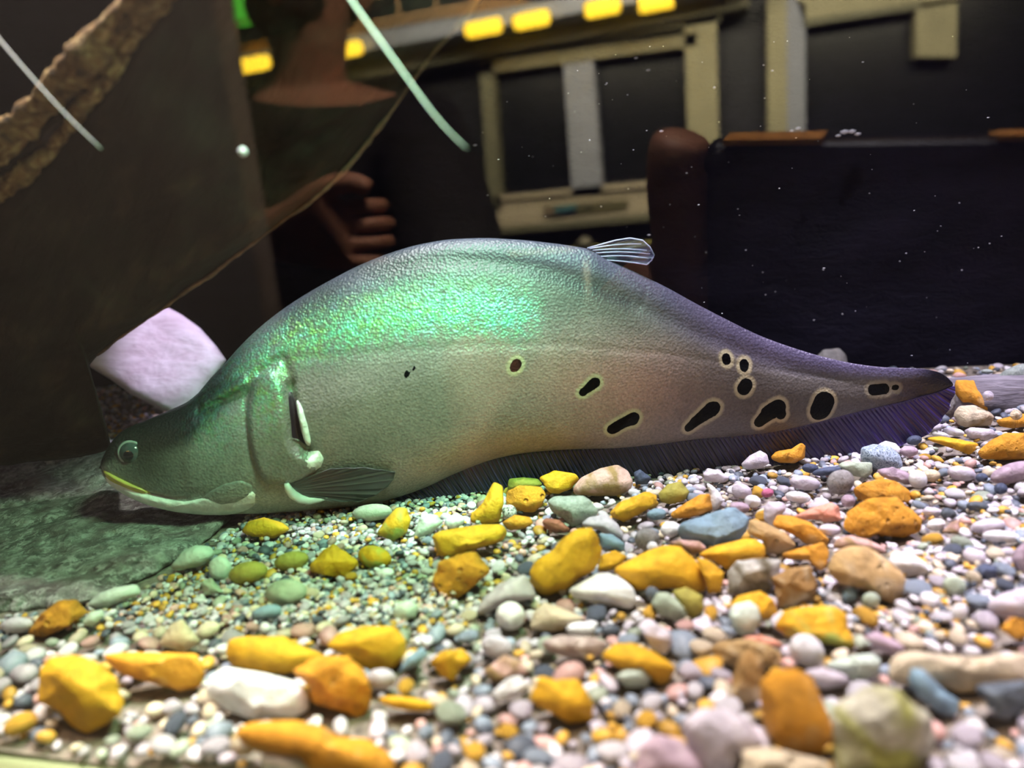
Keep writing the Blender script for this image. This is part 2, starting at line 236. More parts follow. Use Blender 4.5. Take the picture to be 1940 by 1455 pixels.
STONES = """
935,912 952,920 956,945 947,990 920,994 890,990 890,977 915,952|yellow|a|ochre stone standing upright with a narrow pointed top, nearest the belly fin
964,907 992,904 1020,907 1030,920 1000,928 960,928|olive|a|olive stone with a green band, peeping over the square orange one below the fish
960,930 985,919 1027,922 1035,937 1030,955 1012,971 980,970 958,955|yellowp|a|squarish orange stone with dark pits, just right of the pointed upright stone
1020,905 1050,891 1090,897 1098,907 1085,925 1060,936 1040,934 1030,917|yellow|a|glossy faceted yellow stone touching the dark fin, left of the big pink stone
1085,925 1100,905 1137,887 1170,880 1190,892 1200,912 1195,928 1170,940 1130,940 1088,937|pinkbrown|r|big pink stone with a brown front face, under the middle of the fin
1036,950 1050,940 1105,939 1118,947 1135,970 1128,980 1095,995 1083,999 1068,983 1045,970|greygreen|r|smooth grey-green triangular stone in front of the big pink stone
1026,988 1035,981 1060,985 1080,1002 1077,1009 1052,1011 1032,1000|red|a|dark red-brown chip at the left foot of the grey-green triangular stone
816,1015 835,1005 905,994 952,992 965,1005 955,1025 925,1035 887,1045 837,1060 827,1045|yellow|a|long ochre slab at the edge of the green shade, wide end to the left
950,990 975,975 1005,980 1011,992 995,1002 965,1005|orange|r|flat tan-orange stone behind the right end of the long ochre slab
818,1100 830,1065 880,1045 902,1045 920,1068 928,1075 930,1085 905,1105 885,1122 867,1135 837,1130|yellowp|a|rough ochre lump with a small hole, below the long ochre slab
1000,1087 1015,1062 1050,1040 1055,1030 1092,1000 1122,998 1135,1020 1142,1045 1135,1065 1127,1082 1100,1095 1070,1120 1040,1132 1022,1130 1005,1105|yellow|a|big yellow block with a dark crack across its front, middle of the gravel
1137,1052 1165,1042 1190,1055 1180,1067 1157,1080 1132,1082|yellow|a|small yellow chip wedged between the cracked block and the broad yellow boulder
900,1165 915,1135 945,1105 995,1087 1010,1115 1018,1132 980,1140 945,1150 920,1165|lilac|r|smooth lilac-grey stone leaning on the left of the cracked yellow block
1075,1117 1090,1110 1130,1087 1152,1085 1180,1097 1202,1115 1208,1140 1195,1155 1160,1147 1120,1140 1085,1132|white|r|bright white chalky stone in front of the broad yellow boulder
783,1020 795,980 812,973 828,975 840,990 818,1010 795,1025|mint|r|pale mint rounded triangle left of the long ochre slab
e 861 988 40 26 15|white|r|white oval pebble above the left end of the long ochre slab
e 965 970 28 28 0|zebra|r|black and white veined pebble between the pointed and the squarish orange stones
1097,995 1115,980 1150,975 1170,992 1185,1017 1180,1025 1160,1017 1135,1005|lilac|r|lilac stone with a green side, right of the red-brown chip
1134,1010 1160,1012 1185,1030 1180,1045 1155,1042 1140,1037|blue|r|pale blue-grey stone tucked under the lilac and green one
e 1226 1021 48 42 0|grey|r|dark grey rounded stone behind the broad yellow boulder
e 1236 1036 22 20 0|white|r|little white pebble leaning on the dark grey rounded stone
e 1244 974 38 22 5|blue|r|small smooth blue-grey oval between the two long yellow stones
1154,972 1172,952 1225,930 1245,937 1244,955 1217,972 1182,990 1162,982|yellow|a|elongated yellow stone sloping up to the right, in front of the pink stone
1247,935 1265,917 1290,912 1307,932 1300,947 1270,956 1250,950|olive|r|round olive-yellow stone left of the white shell
1270,972 1300,952 1325,937 1345,935 1351,965 1325,977 1300,982 1272,982|orange|a|yellow stone with pale cracks, just below the white shell
1334,912 1350,920 1365,935 1371,950 1358,967 1350,968 1345,950 1345,930|white|s|white curved shell fragment standing among yellow stones
1282,1010 1290,990 1380,961 1395,961 1420,982 1415,1005 1402,1025 1340,1040 1295,1022|blue|a|large slate-blue flat-topped stone at the middle of the gravel
1447,962 1455,950 1485,952 1490,965 1475,980 1460,995 1447,985|lilac|r|pale lilac stone just right of the large slate-blue one
1420,982 1450,990 1490,1010 1510,1035 1475,1052 1450,1050 1445,1025 1415,1010|tan|r|pitted tan stone sloping down from the right of the slate-blue one
1462,995 1472,975 1500,977 1537,990 1572,1022 1570,1035 1525,1030 1500,1012|orange|a|cracked ochre slab below the salmon-pink slab
1317,1052 1352,1035 1410,1020 1432,1021 1450,1035 1450,1055 1412,1070 1377,1080 1350,1062|yellow|r|long rounded ochre stone lying under the front of the slate-blue one
1156,1080 1190,1062 1230,1042 1260,1032 1290,1035 1315,1057 1335,1082 1342,1107 1335,1125 1275,1115 1207,1120 1180,1095|yellow|r|broad yellow boulder, the widest of the smooth ones in the middle
1317,1055 1345,1062 1372,1085 1370,1102 1365,1122 1342,1125 1336,1100|yellow|a|narrow yellow wedge hugging the right side of the broad yellow boulder
1377,1085 1395,1062 1450,1057 1482,1060 1475,1090 1460,1125 1425,1130 1380,1125|greywhite|a|grey-white block with a dark mossy front
1477,1050 1525,1035 1560,1027 1572,1045 1565,1075 1555,1082 1530,1062 1490,1060|orange|a|ochre wedge with a sharp ridge behind the brown cube
1460,1095 1490,1077 1535,1070 1552,1112 1542,1137 1505,1152 1477,1152|brown|a|brown cube-like stone with one pale glassy face
1262,1028 1290,1022 1325,1025 1340,1038 1330,1047 1312,1050 1290,1038|pinkbrown|r|mauve-pink long pebble below the left corner of the slate-blue stone
e 1270 1003 38 30 10|white|r|white-lilac pebble touching the left edge of the slate-blue stone
1200,895 1212,889 1235,905 1226,918 1204,918|navy|a|shiny dark navy chip right of the big pink stone
1403,880 1420,863 1440,853 1453,860 1458,878 1440,888 1415,890|lilac|r|pale lilac dome-shaped stone against the fin, left of an ochre one
1458,868 1470,855 1500,850 1518,838 1527,845 1525,868 1505,878 1475,877|orange|a|ochre stone with a raised right tip, standing against the purple fin
1331,897 1340,887 1360,890 1384,905 1370,915 1335,912|lilac|a|flat pinkish-grey chip above the white shell
e 1525 915 60 28 -8|lilac|r|long pale lilac pebble left of the grey-purple rounded stone
e 1592 913 54 46 20|grey|r|grey-purple rounded stone standing left of the orange rough slab
e 1454 934 24 17 10|magenta|r|tiny magenta pebble, the only one of that colour
e 1405 930 40 28 -20|lilac|r|pale speckled lilac pebble above the slate-blue stone's right corner
e 1512 942 50 22 -8|white|r|white flat pebble above the salmon-pink slab
e 1401 962 40 22 -5|mauve|r|mauve-grey oval half hidden behind the slate-blue stone
e 1426 950 32 24 -10|white|r|bright white dome pebble beside the pale lilac stone
e 1535 887 32 18 -5|navy|r|dark blue pebble below the ochre stone with a raised tip
e 1566 893 56 16 8|navy|r|thin dark blue flake left of the pale slab under the granite stone
1585,880 1600,874 1652,876 1654,895 1640,907 1610,900|green|a|pale yellow-green slab tucked under the granite stone
1630,870 1630,848 1655,841 1685,845 1705,862 1712,885 1695,888 1662,890 1635,877|granite|r|blue-grey granite stone with salt and pepper speckles, below the tail
1662,842 1678,835 1697,840 1708,852 1709,866 1690,862|white|r|white stone peeping from behind the granite stone
1810,720 1845,720 1860,740 1878,775 1880,785 1855,775 1817,767 1807,742|orange|a|orange stone leaning on the log just behind the tail tip
1805,785 1817,769 1845,767 1875,780 1885,790 1877,807 1830,810 1815,805|cream|a|rugged cream rock with hollows, below the leaning orange stone
1787,775 1800,748 1812,745 1815,765 1803,785 1792,785|grey|r|grey-white stone tucked behind the lower edge of the tail
e 1872 750 22 19 0|lilac|r|little round pale grey pebble perched on the log front
1749,830 1780,826 1817,832 1855,840 1852,850 1837,862 1810,852 1770,838|yellow|a|long ochre stone right of the tail, like a lying wedge
1850,857 1875,835 1905,820 1945,820 1955,845 1950,870 1905,872 1860,870|yellowp|r|large orange stone full of small pits at the right edge
e 1922 895 96 38 15|mauve|r|big mauve oval at the right edge, below the pitted orange stone
1825,815 1840,809 1880,813 1893,825 1870,835 1835,830|lilac|a|grey-lilac speckled slab below the rugged cream rock
e 1722 855 36 20 0|mauve|r|lens-shaped grey-mauve pebble right of the granite stone
e 1732 834 30 18 10|navy|r|dark blue pebble with a pale cap, under the tail fin's corner
e 1767 811 40 16 10|lilac|r|flat violet pebble beneath the tail
e 1781 824 38 14 -15|white|r|slim white pebble above the long ochre wedge
e 1807 818 42 15 -10|white|r|white flat pebble below the rugged cream rock
1885,796 1910,790 1940,783 1955,795 1950,807 1920,812 1895,808|orange|r|orange stone at the foot of the log, right edge
e 1925 786 24 20 0|cream|a|small cream cube resting before the log
1660,890 1690,884 1720,895 1735,915 1720,918 1690,910 1668,902|mauve|a|flat purple-grey pointed flake above the orange rough slab
e 1739 908 38 34 -40|white|r|white oval right of the purple-grey pointed flake
e 1764 901 36 24 0|cream|r|cream-grey pebble left of the lilac oval
e 1822 897 56 28 -10|lilac|r|lilac oval pebble with a bluish side, below the long ochre wedge
e 1860 905 24 18 0|navy|r|dark blue pebble touching the left tip of the big mauve oval
e 1896 926 26 22 0|navy|r|round dark navy pebble below the big mauve oval
1612,927 1630,917 1670,905 1700,912 1725,930 1730,957 1705,955 1645,950 1625,947|orange|a|rough orange slab behind the biggest orange rock
1594,1000 1605,970 1630,952 1650,942 1700,941 1720,960 1745,982 1747,1007 1710,1020 1670,1017 1640,1020 1605,1007|yellowp|a|biggest orange rock, with hollows and a dark cut face on its right
1500,980 1537,962 1575,951 1590,960 1596,985 1565,992 1550,985 1520,985|salmon|a|salmon-pink slab left of the biggest orange rock
e 1572 1004 44 22 -5|lilac|r|pale flat pebble under the salmon-pink slab
e 1607 949 28 25 0|mauve|r|small blue-violet pebble behind the salmon-pink slab
1575,1040 1585,1020 1610,1014 1645,1022 1680,1040 1677,1052 1655,1047 1617,1038|pinkbrown|r|long magenta-tinted pebble between the biggest orange rock and the pitted tan boulder
1565,1080 1580,1045 1615,1032 1645,1035 1680,1060 1715,1090 1717,1125 1695,1147 1675,1140 1635,1117 1590,1107|tan|r|big pale tan boulder pitted all over, right of the brown cube
1681,1062 1690,1047 1725,1047 1755,1067 1760,1085 1735,1092 1720,1095 1705,1080|white|a|white quartz stone with blue veins, right of the pitted tan boulder
1850,1072 1865,1067 1888,1072 1890,1095 1870,1106 1855,1095|navy|a|dark navy squarish stone at the right
e 1845 1095 36 26 -40|cream|r|cream oval pebble leaning on the dark navy squarish stone
1915,1060 1925,1040 1942,1027 1965,1030 1965,1088 1930,1085|mauve|r|pinkish-mauve stone cut by the right edge, above a pale egg-shaped one
e 1937 1146 134 58 3|lilac|r|large pale egg-shaped stone at the right edge
1892,1190 1917,1168 1945,1177 1950,1212 1925,1214|orange|a|brown-orange stone under the pale egg at the right edge
e 1797 974 32 21 -5|dark|r|black smooth pebble with wet sheen right of the biggest orange rock
e 1852 960 44 20 -5|dark|r|dark grey-blue flat oval, right of the black smooth pebble
e 1767 970 40 18 -5|lilac|r|pale lilac oval left of the black smooth pebble
e 1773 994 36 22 10|white|r|white pebble just right of the dark cut face
1782,1010 1800,990 1815,984 1822,1012|pinkbrown|a|small brown triangular stone right of the biggest orange rock
e 1872 997 68 28 5|lilac|r|long lilac-white pebble, upper of a pair near the right edge
e 1897 1017 74 24 -5|white|r|long white pebble, lower of a pair near the right edge
e 1650 1137 36 30 0|green|r|sage-green round pebble below the pitted tan boulder
e 1610 1127 30 28 0|blue|r|dark blue pebble left of the sage-green round one
e 1808 1110 46 38 -20|green|r|cream-green rounded stone left of the large pale egg
e 1817 1160 38 32 40|white|r|white-lilac oval below the cream-green rounded stone
1465,1187 1487,1155 1530,1147 1580,1146 1602,1160 1615,1205 1622,1230 1590,1225 1545,1215 1500,1215|yelgreen|a|yellow rock with a green mossy hollow, behind the white egg
e 1528 1232 72 58 -35|white|r|smooth ivory egg-shaped pebble in front of the mossy yellow rock
1557,1260 1590,1245 1655,1237 1670,1250 1667,1270 1650,1285 1615,1289 1595,1277|mint|a|long pale blue-white stone right of the ivory egg
1522,1270 1560,1264 1605,1280 1612,1297 1560,1307 1535,1292|lilac|r|flat grey-lilac stone below the ivory egg
1440,1330 1440,1290 1465,1268 1510,1265 1540,1285 1560,1330 1580,1380 1582,1420 1560,1430 1500,1425 1460,1400 1445,1370|orange|r|large egg-shaped orange stone in the foreground
1385,1325 1388,1280 1402,1240 1420,1228 1445,1250 1447,1290 1440,1328 1410,1335|brown|a|tall brown-ochre stone leaning on the left of the large orange egg
1345,1225 1370,1212 1420,1210 1455,1220 1482,1235 1482,1262 1450,1275 1400,1265 1360,1258|tan|a|lumpy yellow stone above the tall brown-ochre one
1402,1207 1440,1203 1475,1215 1490,1226 1450,1227 1430,1222|salmon|a|bright coral-red flat stone left of the ivory egg
1380,1165 1390,1145 1420,1138 1437,1150 1442,1175 1430,1200 1405,1205 1390,1190|mint|r|mint-white rounded stone with a green base
1378,1145 1400,1128 1440,1119 1465,1135 1475,1165 1460,1185 1445,1180|yellow|a|ochre stone behind the mint-white rounded one
1232,1145 1245,1122 1265,1122 1300,1150 1304,1167 1285,1178 1250,1165|green|r|pale cone-shaped pebble with a green underside
1272,1120 1300,1112 1330,1128 1335,1155 1315,1172 1295,1160|olive|r|flat olive-green disc behind the pale cone-shaped pebble
e 1236 1125 26 30 40|dark|r|dark grey pebble left of the pale cone-shaped one
1680,1275 1690,1240 1720,1230 1790,1240 1850,1245 1945,1235 1960,1290 1850,1312 1820,1314 1760,1292 1720,1302 1690,1295|cream|a|very long pale slab at the lower right
1635,1205 1660,1195 1700,1215 1722,1232 1690,1244 1660,1230|mauve|r|purple-grey stone touching the upper left end of the long pale slab
1718,1290 1726,1263 1750,1268 1790,1310 1820,1330 1812,1356 1780,1352 1740,1322|blue|a|dark slate-blue wedge leaning against the long pale slab
1840,1300 1870,1293 1945,1288 1960,1340 1910,1366 1888,1360 1863,1325|dark|a|dark grey-blue angular stone at the lower right edge
1575,1340 1600,1320 1640,1300 1690,1300 1730,1330 1770,1360 1774,1400 1762,1440 1740,1475 1585,1475 1578,1400|patchy|a|big cream rock with green-yellow patches right of the large orange egg
1290,1365 1325,1340 1375,1342 1420,1365 1446,1405 1437,1425 1400,1430 1395,1462 1340,1472 1300,1410|lilac|r|big pale grey foreground stone left of the large orange egg
1198,1475 1213,1412 1245,1390 1290,1400 1330,1440 1348,1480|mauve|r|purple-grey foreground stone at the bottom edge
1398,1475 1405,1420 1455,1413 1520,1430 1570,1440 1588,1490 1480,1500|cream|a|cream lump cut by the bottom edge under the large orange egg
1000,1325 1022,1280 1060,1290 1095,1283 1125,1325 1123,1365 1080,1372 1040,1350|yellow|a|star-topped yellow stone in the middle foreground
1135,1245 1160,1220 1200,1218 1240,1235 1282,1265 1268,1292 1250,1300 1220,1275 1180,1270|yellow|r|sloping yellow slab behind the pale mint block
1163,1282 1185,1265 1225,1260 1234,1285 1226,1302 1190,1303|mint|r|pale mint block lying on the sloping yellow slab
1025,1215 1060,1203 1130,1208 1153,1218 1140,1240 1115,1253 1070,1246 1030,1232|speckbrown|a|speckled brown-grey stone left of the sloping yellow slab
e 942 1226 64 44 -15|lilac|r|pale lilac stone left of the speckled brown-grey one
e 967 1167 56 54 0|white|r|round off-white pebble like a ball, below the smooth lilac-grey stone
1003,1192 1010,1160 1030,1140 1060,1150 1112,1172 1080,1187 1050,1197|cream|r|cream-yellow slab right of the ball-like off-white pebble
e 1101 1192 58 28 0|white|r|white oval lying on the end of the cream-yellow slab
1213,1195 1240,1178 1270,1198 1277,1220 1260,1242 1233,1227|lilac|a|chalky lilac-white stone behind the sloping yellow slab
913,1272 955,1240 985,1250 1002,1275 960,1292 930,1292|pinkbrown|a|orange-brown stone below the pale lilac one
813,1255 840,1230 885,1233 897,1250 872,1270 860,1293 835,1281|yellow|a|yellow notched stone left of the orange-brown one
928,1316 960,1285 985,1279 1003,1298 985,1320 950,1330|white|a|white slab below the orange-brown stone
70,1330 75,1265 90,1245 140,1238 180,1250 225,1285 236,1335 230,1355 195,1375 165,1393 145,1386 110,1347|yellow|a|large ochre rock in the left foreground with a hole in its side
190,1240 260,1234 375,1238 388,1275 385,1300 340,1311 280,1292 225,1277|orange|a|wide ochre block behind the large rock of the left foreground
48,1202 75,1165 110,1137 145,1135 169,1160 145,1177 110,1197 80,1211|yellowp|a|rough ochre stone at the foot of the grey boulder
e 32 1184 64 30 5|lilac|r|bluish-white pebble left of the rough ochre stone by the boulder
152,1182 170,1160 195,1154 199,1166 175,1189|mint|r|mint pebble right of the rough ochre stone by the boulder
158,1152 185,1125 215,1113 260,1106 269,1125 240,1137 200,1152|mint|r|flat grey-green stone lying along the foot of the boulder
320,1077 345,1045 370,1032 400,1035 409,1050 385,1071 340,1082|mint|r|pale green pear-shaped stone beside the boulder's right end
e 417 1077 46 44 -50|mint|r|pale green round pebble just right of the pear-shaped one
e 470 1085 76 42 12|olive|r|olive-green oval right of the pale green round pebble
e 552 1063 68 36 12|olive|r|olive oval left of the bright yellow faceted stone
586,1070 612,1042 632,1029 655,1045 682,1065 667,1082 650,1097 630,1094 588,1086|yellow|a|bright yellow faceted stone in the green shade
e 710 1056 66 44 -15|yelgreen|r|yellow-olive egg right of the bright yellow faceted stone
e 542 1123 80 52 5|green|r|large grey-green oval in the green shade
e 505 1161 60 30 15|blue|r|blue-green oval below the large grey-green one
455,1008 470,988 500,980 535,990 551,1003 520,1020 480,1017|yellow|r|dim ochre stone in the shadow right under the fish's throat
e 705 971 78 32 5|green|r|green mottled stone pressed under the fish's belly
712,1013 730,985 750,962 770,961 779,985 770,1011 745,1026 725,1017|yelgreen|r|egg-shaped stone, yellow below and white above, in the green shade
e 730 1087 36 22 10|white|r|bright white pebble below the yellow-olive egg
380,1102 400,1094 426,1124 386,1128|green|a|teal triangular chip below the pale green round pebble
e 768 1157 50 36 20|mint|r|pale mint pebble at the lit edge of the green shade
427,1240 432,1212 460,1205 540,1205 580,1228 622,1240 592,1266 540,1277 500,1277 440,1263|yellow|r|broad ochre stone with an uneven top, left of the knobbly one
550,1272 600,1240 660,1240 690,1270 706,1310 700,1345 680,1361 640,1346 590,1331 585,1300|yellowp|a|knobbly ochre rock with dark hollows in the left foreground
613,1226 640,1200 690,1185 750,1187 771,1215 768,1245 745,1266 700,1273 660,1242|yellow|r|smooth tan-yellow oval at the front edge of the green shade
388,1302 400,1275 430,1264 500,1274 560,1290 586,1310 586,1345 560,1361 480,1364 430,1347 395,1322|white|a|big blurred white stone in the left foreground
440,1387 470,1368 560,1364 610,1375 640,1395 700,1400 747,1435 757,1482 600,1482 560,1432 490,1422 480,1442|orange|r|largest orange stone at the bottom edge, left of centre
e 540 1447 98 56 -10|white|r|white dome in front of the largest orange stone at the bottom
e 460 1412 48 42 0|cream|r|cream pebble on the left end of the largest orange stone at the bottom
750,1282 770,1245 800,1225 812,1240 790,1262 770,1270|blue|a|dark teal wedge right of the smooth tan-yellow oval
e 722 1286 58 40 0|lilac|r|pale grey pebble below the smooth tan-yellow oval
e 772 1333 112 26 -8|yellow|r|thin ochre sliver right of the knobbly rock
298,1222 320,1185 345,1171 361,1190 382,1215 350,1237|cream|r|blurred cream stone above the wide ochre block
1538,700 1545,676 1560,662 1590,659 1603,672 1608,700 1600,722 1550,722|grey|r|pale grey stone showing above the fish's back near the tail
1880,722 1905,700 1930,690 1960,690 1965,722|greygreen|r|pale grey-green stone on top of the log at the right edge
e 1800 703 16 9 0|cream|r|tiny cream pebble on the log's upper edge, nearer the tail
e 1870 704 24 9 0|greygreen|r|tiny grey-green pebble on the log's upper edge, nearer the right
"""
# ------------------------------------------------------------------ polygon tools
def P2(s): return np.array([[float(c) for c in p.split(',')] for p in s.split()])
def densify(poly, step=6.0, smooth=0):
    out = []
    for i in range(len(poly)):
        a, b = poly[i], poly[(i+1) % len(poly)]
        n = max(1, int(np.linalg.norm(b-a)/step))
        for k in range(n): out.append(a+(b-a)*k/n)
    out = np.array(out)
    for _ in range(smooth): out = 0.25*np.roll(out, 1, 0)+0.5*out+0.25*np.roll(out, -1, 0)
    return out
def centroid(poly):
    x, y = poly[:, 0], poly[:, 1]; x1, y1 = np.roll(x, -1), np.roll(y, -1)
    a = (x*y1-x1*y); A = a.sum()/2
    return np.array([((x+x1)*a).sum()/(6*A), ((y+y1)*a).sum()/(6*A)])
def polar(poly, c, n, smooth=0):
    """outline radius as a function of angle (y up)"""
    d = densify(poly, 2.0)-c; th = np.arctan2(-d[:, 1], d[:, 0]); r = np.hypot(d[:, 0], d[:, 1])
    o = np.argsort(th); th, r = th[o], r[o]
    th = np.concatenate([th-2*pi, th, th+2*pi]); r = np.concatenate([r, r, r])
    q = np.linspace(-pi, pi, n, endpoint=False); v = np.interp(q, th, r)
    for _ in range(smooth): v = 0.25*np.roll(v, 1)+0.5*v+0.25*np.roll(v, -1)
    return q, v
def ellipse_poly(cx, cy, w_, h_, ang, n=28):
    a = np.linspace(0, 2*pi, n, endpoint=False); t = radians(-ang)
    x, y = w_/2*np.cos(a), h_/2*np.sin(a)
    return np.stack([cx+x*cos(t)-y*sin(t), cy+x*sin(t)+y*cos(t)], 1)
def seg_dist(px, py, line):
    """distance in px from points to an open polyline"""
    best = np.full(np.shape(px), 1e9)
    for (ax, ay), (bx, by) in zip(line[:-1], line[1:]):
        dx, dy = bx-ax, by-ay; L = dx*dx+dy*dy+1e-9
        t = np.clip(((px-ax)*dx+(py-ay)*dy)/L, 0, 1)
        best = np.minimum(best, np.hypot(px-ax-t*dx, py-ay-t*dy))
    return best
def inside(px, py, poly):
    res = np.zeros(np.shape(px), bool); n = len(poly)
    for i in range(n):
        (x1, y1), (x2, y2) = poly[i], poly[(i+1) % n]
        c = ((y1 > py) != (y2 > py)) & (px < (x2-x1)*(py-y1)/(y2-y1+1e-12)+x1)
        res ^= c
    return res
def sdf(px, py, poly):
    d = seg_dist(px, py, [tuple(p) for p in poly]+[tuple(poly[0])])
    return np.where(inside(px, py, poly), -d, d)
def sstep(a, b, x):
    t = np.clip((x-a)/(b-a), 0, 1); return t*t*(3-2*t)
def nz(p, scale, oct=4):
    return noise.fractal(Vector((float(p[0])*scale, float(p[1])*scale, float(p[2])*scale)), 1.0, 2.0, oct)

def slab(name, poly, dfn, thick, mat, c=None, K=40, N=260, disp=0.0015, dscale=60, rim=0.0, rimscale=0.03, stretch=None, power=5, parent=None, smooth=2):
    """a solid piece whose outline runs through the given directions, at real distances dfn, with real thickness"""
    c = centroid(poly) if c is None else np.array(c, float)
    th, r = polar(poly, c, N, smooth)
    if rim:
        r = r*np.array([1+rim*noise.fractal(Vector((c[0]+cos(t)*q*rimscale, sin(t)*q*rimscale, 3.3)), 1.0, 2.0, 3) for t, q in zip(th, r)])
    verts = []
    rows = [(k/K, 1) for k in range(1, K+1)]+[(1.0-(k/10)**2*0.9, -1) for k in range(1, 9)]
    for rho, side in rows:
        edge = thick*0.5*(1-(max(0.0, 1-rho**power))**0.5)
        for t, q in zip(th, r):
            px, py = c[0]+rho*q*cos(t), c[1]-rho*q*sin(t)
            d = dfn(px, py)
            P = at_depth(px, py, d)
            Nn = P-CAM; Nn /= np.linalg.norm(Nn)
            if side > 0: P = P+Nn*edge
            else: P = P+Nn*(thick-edge)
            if disp:
                S = P if stretch is None else stretch(P)
                P = P+Nn*(disp*nz(S, dscale))*(1 if side > 0 else 0.5)
            verts.append(P)
    fs = grid_faces(len(rows), N, True)
    fs.append(tuple(range(N))[::-1]); fs.append(tuple(range((len(rows)-1)*N, len(rows)*N)))
    V = np.array(verts)
    o = mesh_obj(name, V, fs, mat, parent, origin=None if parent is not None else V.mean(0))
    return o

# ------------------------------------------------------------------ the tank
t = NT('dark_rough_tank_wall'); v = t.coord()
mp = t.n('ShaderNodeMapping'); mp.inputs['Scale'].default_value = (1, 1, 2.2); t.l(v, mp.inputs[0])
f = t.noise(mp.outputs[0], 22, 6, 0.62); f2 = t.noise(mp.outputs[0], 90, 6, 0.7, 0.5)
t.l(t.ramp(f, [(0.3, (0.006, 0.006, 0.014)), (0.7, (0.015, 0.013, 0.029))]), t.b.inputs['Base Color'])
t.bump(t.math('ADD', f2, f), 0.4, 0.005); t.set(Roughness=0.7); t.b.inputs['Specular IOR Level'].default_value = 0.12
WALL = t.m
def plane_wall(name, a, b, z0, z1, thick, mat, nx=60, nz_=40, disp=0.0):
    a, b = np.array(a, float), np.array(b, float); d = (b-a)/np.linalg.norm(b-a); n = np.array([-d[1], d[0]])
    vs_ = []
    for i in range(nx):
        p = a+(b-a)*i/(nx-1)
        for j in range(nz_):
            z = z0+(z1-z0)*j/(nz_-1); k = disp*nz((p[0], p[1], z), 18) if disp else 0
            vs_.append((p[0]-n[0]*k, p[1]-n[1]*k, z))
    nf = grid_faces(nx, nz_); off = len(vs_)
    for i, j in ((0, 0), (nx-1, 0), (nx-1, nz_-1), (0, nz_-1)):
        x, y, z = vs_[i*nz_+j]; vs_.append((x+n[0]*thick, y+n[1]*thick, z))
    nf.append((off, off+3, off+2, off+1))
    o = mesh_obj(name, vs_, nf, mat); tag(o, kind='structure'); return o
plane_wall('wall_back', (-0.8, 0.50), (0.9, 0.50), -0.03, 0.55, 0.03, WALL, 160, 70, 0.004)
plane_wall('wall_left', (-0.8, 0.133), (-0.8, 0.50), -0.03, 0.55, 0.03, WALL, 20, 20)
plane_wall('wall_right', (0.9, 0.50), (0.9, 0.133), -0.03, 0.55, 0.03, WALL, 20, 20)
BED = plain('gravel_bed', (0.20, 0.17, 0.14), 0.9, var=0.5, scale=400)
def bed_z(x, y): return 0.0022*noise.noise(Vector((x*14, y*14, 0.7)))-0.004
nx, ny = 150, 80; vs_ = []
for i in range(nx):
    for j in range(ny):
        x = -0.8+1.7*i/(nx-1); y = 0.1305+0.368*j/(ny-1); vs_.append((x, y, bed_z(x, y)))
off = len(vs_)
for x, y in ((-0.8, 0.1305), (0.9, 0.1305), (0.9, 0.4985), (-0.8, 0.4985)): vs_.append((x, y, -0.03))
tag(mesh_obj('floor', vs_, grid_faces(nx, ny)+[(off, off+3, off+2, off+1)], BED), kind='structure')

# front pane: clear glass, 6 mm, mirror-like only as far as glass is
t = NT('tank_glass'); t.t.nodes.remove(t.b)
lw = t.n('ShaderNodeLayerWeight', i_Blend=0.5)
fac = t.math('ADD', t.math('MULTIPLY', t.math('POWER', lw.outputs['Facing'], 5.0), 0.6), 0.048)
tr = t.n('ShaderNodeBsdfTransparent'); gl = t.n('ShaderNodeBsdfGlossy', i_Roughness=0.0)
mx = t.n('ShaderNodeMixShader'); t.l(fac, mx.inputs[0]); t.l(tr.outputs[0], mx.inputs[1]); t.l(gl.outputs[0], mx.inputs[2])
t.l(mx.outputs[0], t.out.inputs['Surface'])
gv, gf = box_geo((0.05, G, 0.26), (1.7, 0.003, 0.55))
tag(mesh_obj('window_1', gv, gf, t.m, smooth=False), kind='structure')
TRIM = plain('greenish_tank_frame', (0.26, 0.30, 0.16), 0.6, var=0.1, scale=60)
gv, gf = box_geo((0.05, G, -0.0195), (1.72, 0.020, 0.027))
tag(bevel(mesh_obj('trim_1', gv, gf, TRIM, smooth=False), 0.003), kind='structure')

# ------------------------------------------------------------------ driftwood, boulder, slab, log
t = NT('dark_driftwood'); v = t.coord()
mp = t.n('ShaderNodeMapping'); mp.inputs['Rotation'].default_value = (0, radians(-42), 0); mp.inputs['Scale'].default_value = (0.22, 1, 1); 
mp.vector_type = 'TEXTURE'; mp.inputs['Scale'].default_value = (5.0, 1, 1); t.l(v, mp.inputs[0])
f = t.noise(mp.outputs[0], 90, 7, 0.62, 0.3); f2 = t.noise(v, 26, 3)
c1 = t.ramp(f, [(0.3, (0.009, 0.006, 0.005)), (0.55, (0.020, 0.013, 0.010)), (0.75, (0.055, 0.034, 0.022))])
t.l(c1, t.b.inputs['Base Color']); t.bump(f, 0.8, 0.004); t.set(Roughness=0.8); t.b.inputs['Specular IOR Level'].default_value = 0.2
WOOD = t.m
t = NT('pale_bark'); v = t.coord(); f = t.noise(v, 190, 8, 0.72, 0.8)
t.l(t.ramp(f, [(0.36, (0.05, 0.03, 0.02)), (0.5, (0.34, 0.19, 0.08)), (0.64, (0.80, 0.60, 0.30))]), t.b.inputs['Base Color'])
t.bump(f, 1.0, 0.006); t.set(Roughness=0.85); BARK = t.m
EDGE = plain('brown_wood_edge', (0.15, 0.085, 0.055), 0.8, var=0.5, scale=220)  # lighter brown strip for the driftwood's lower edge

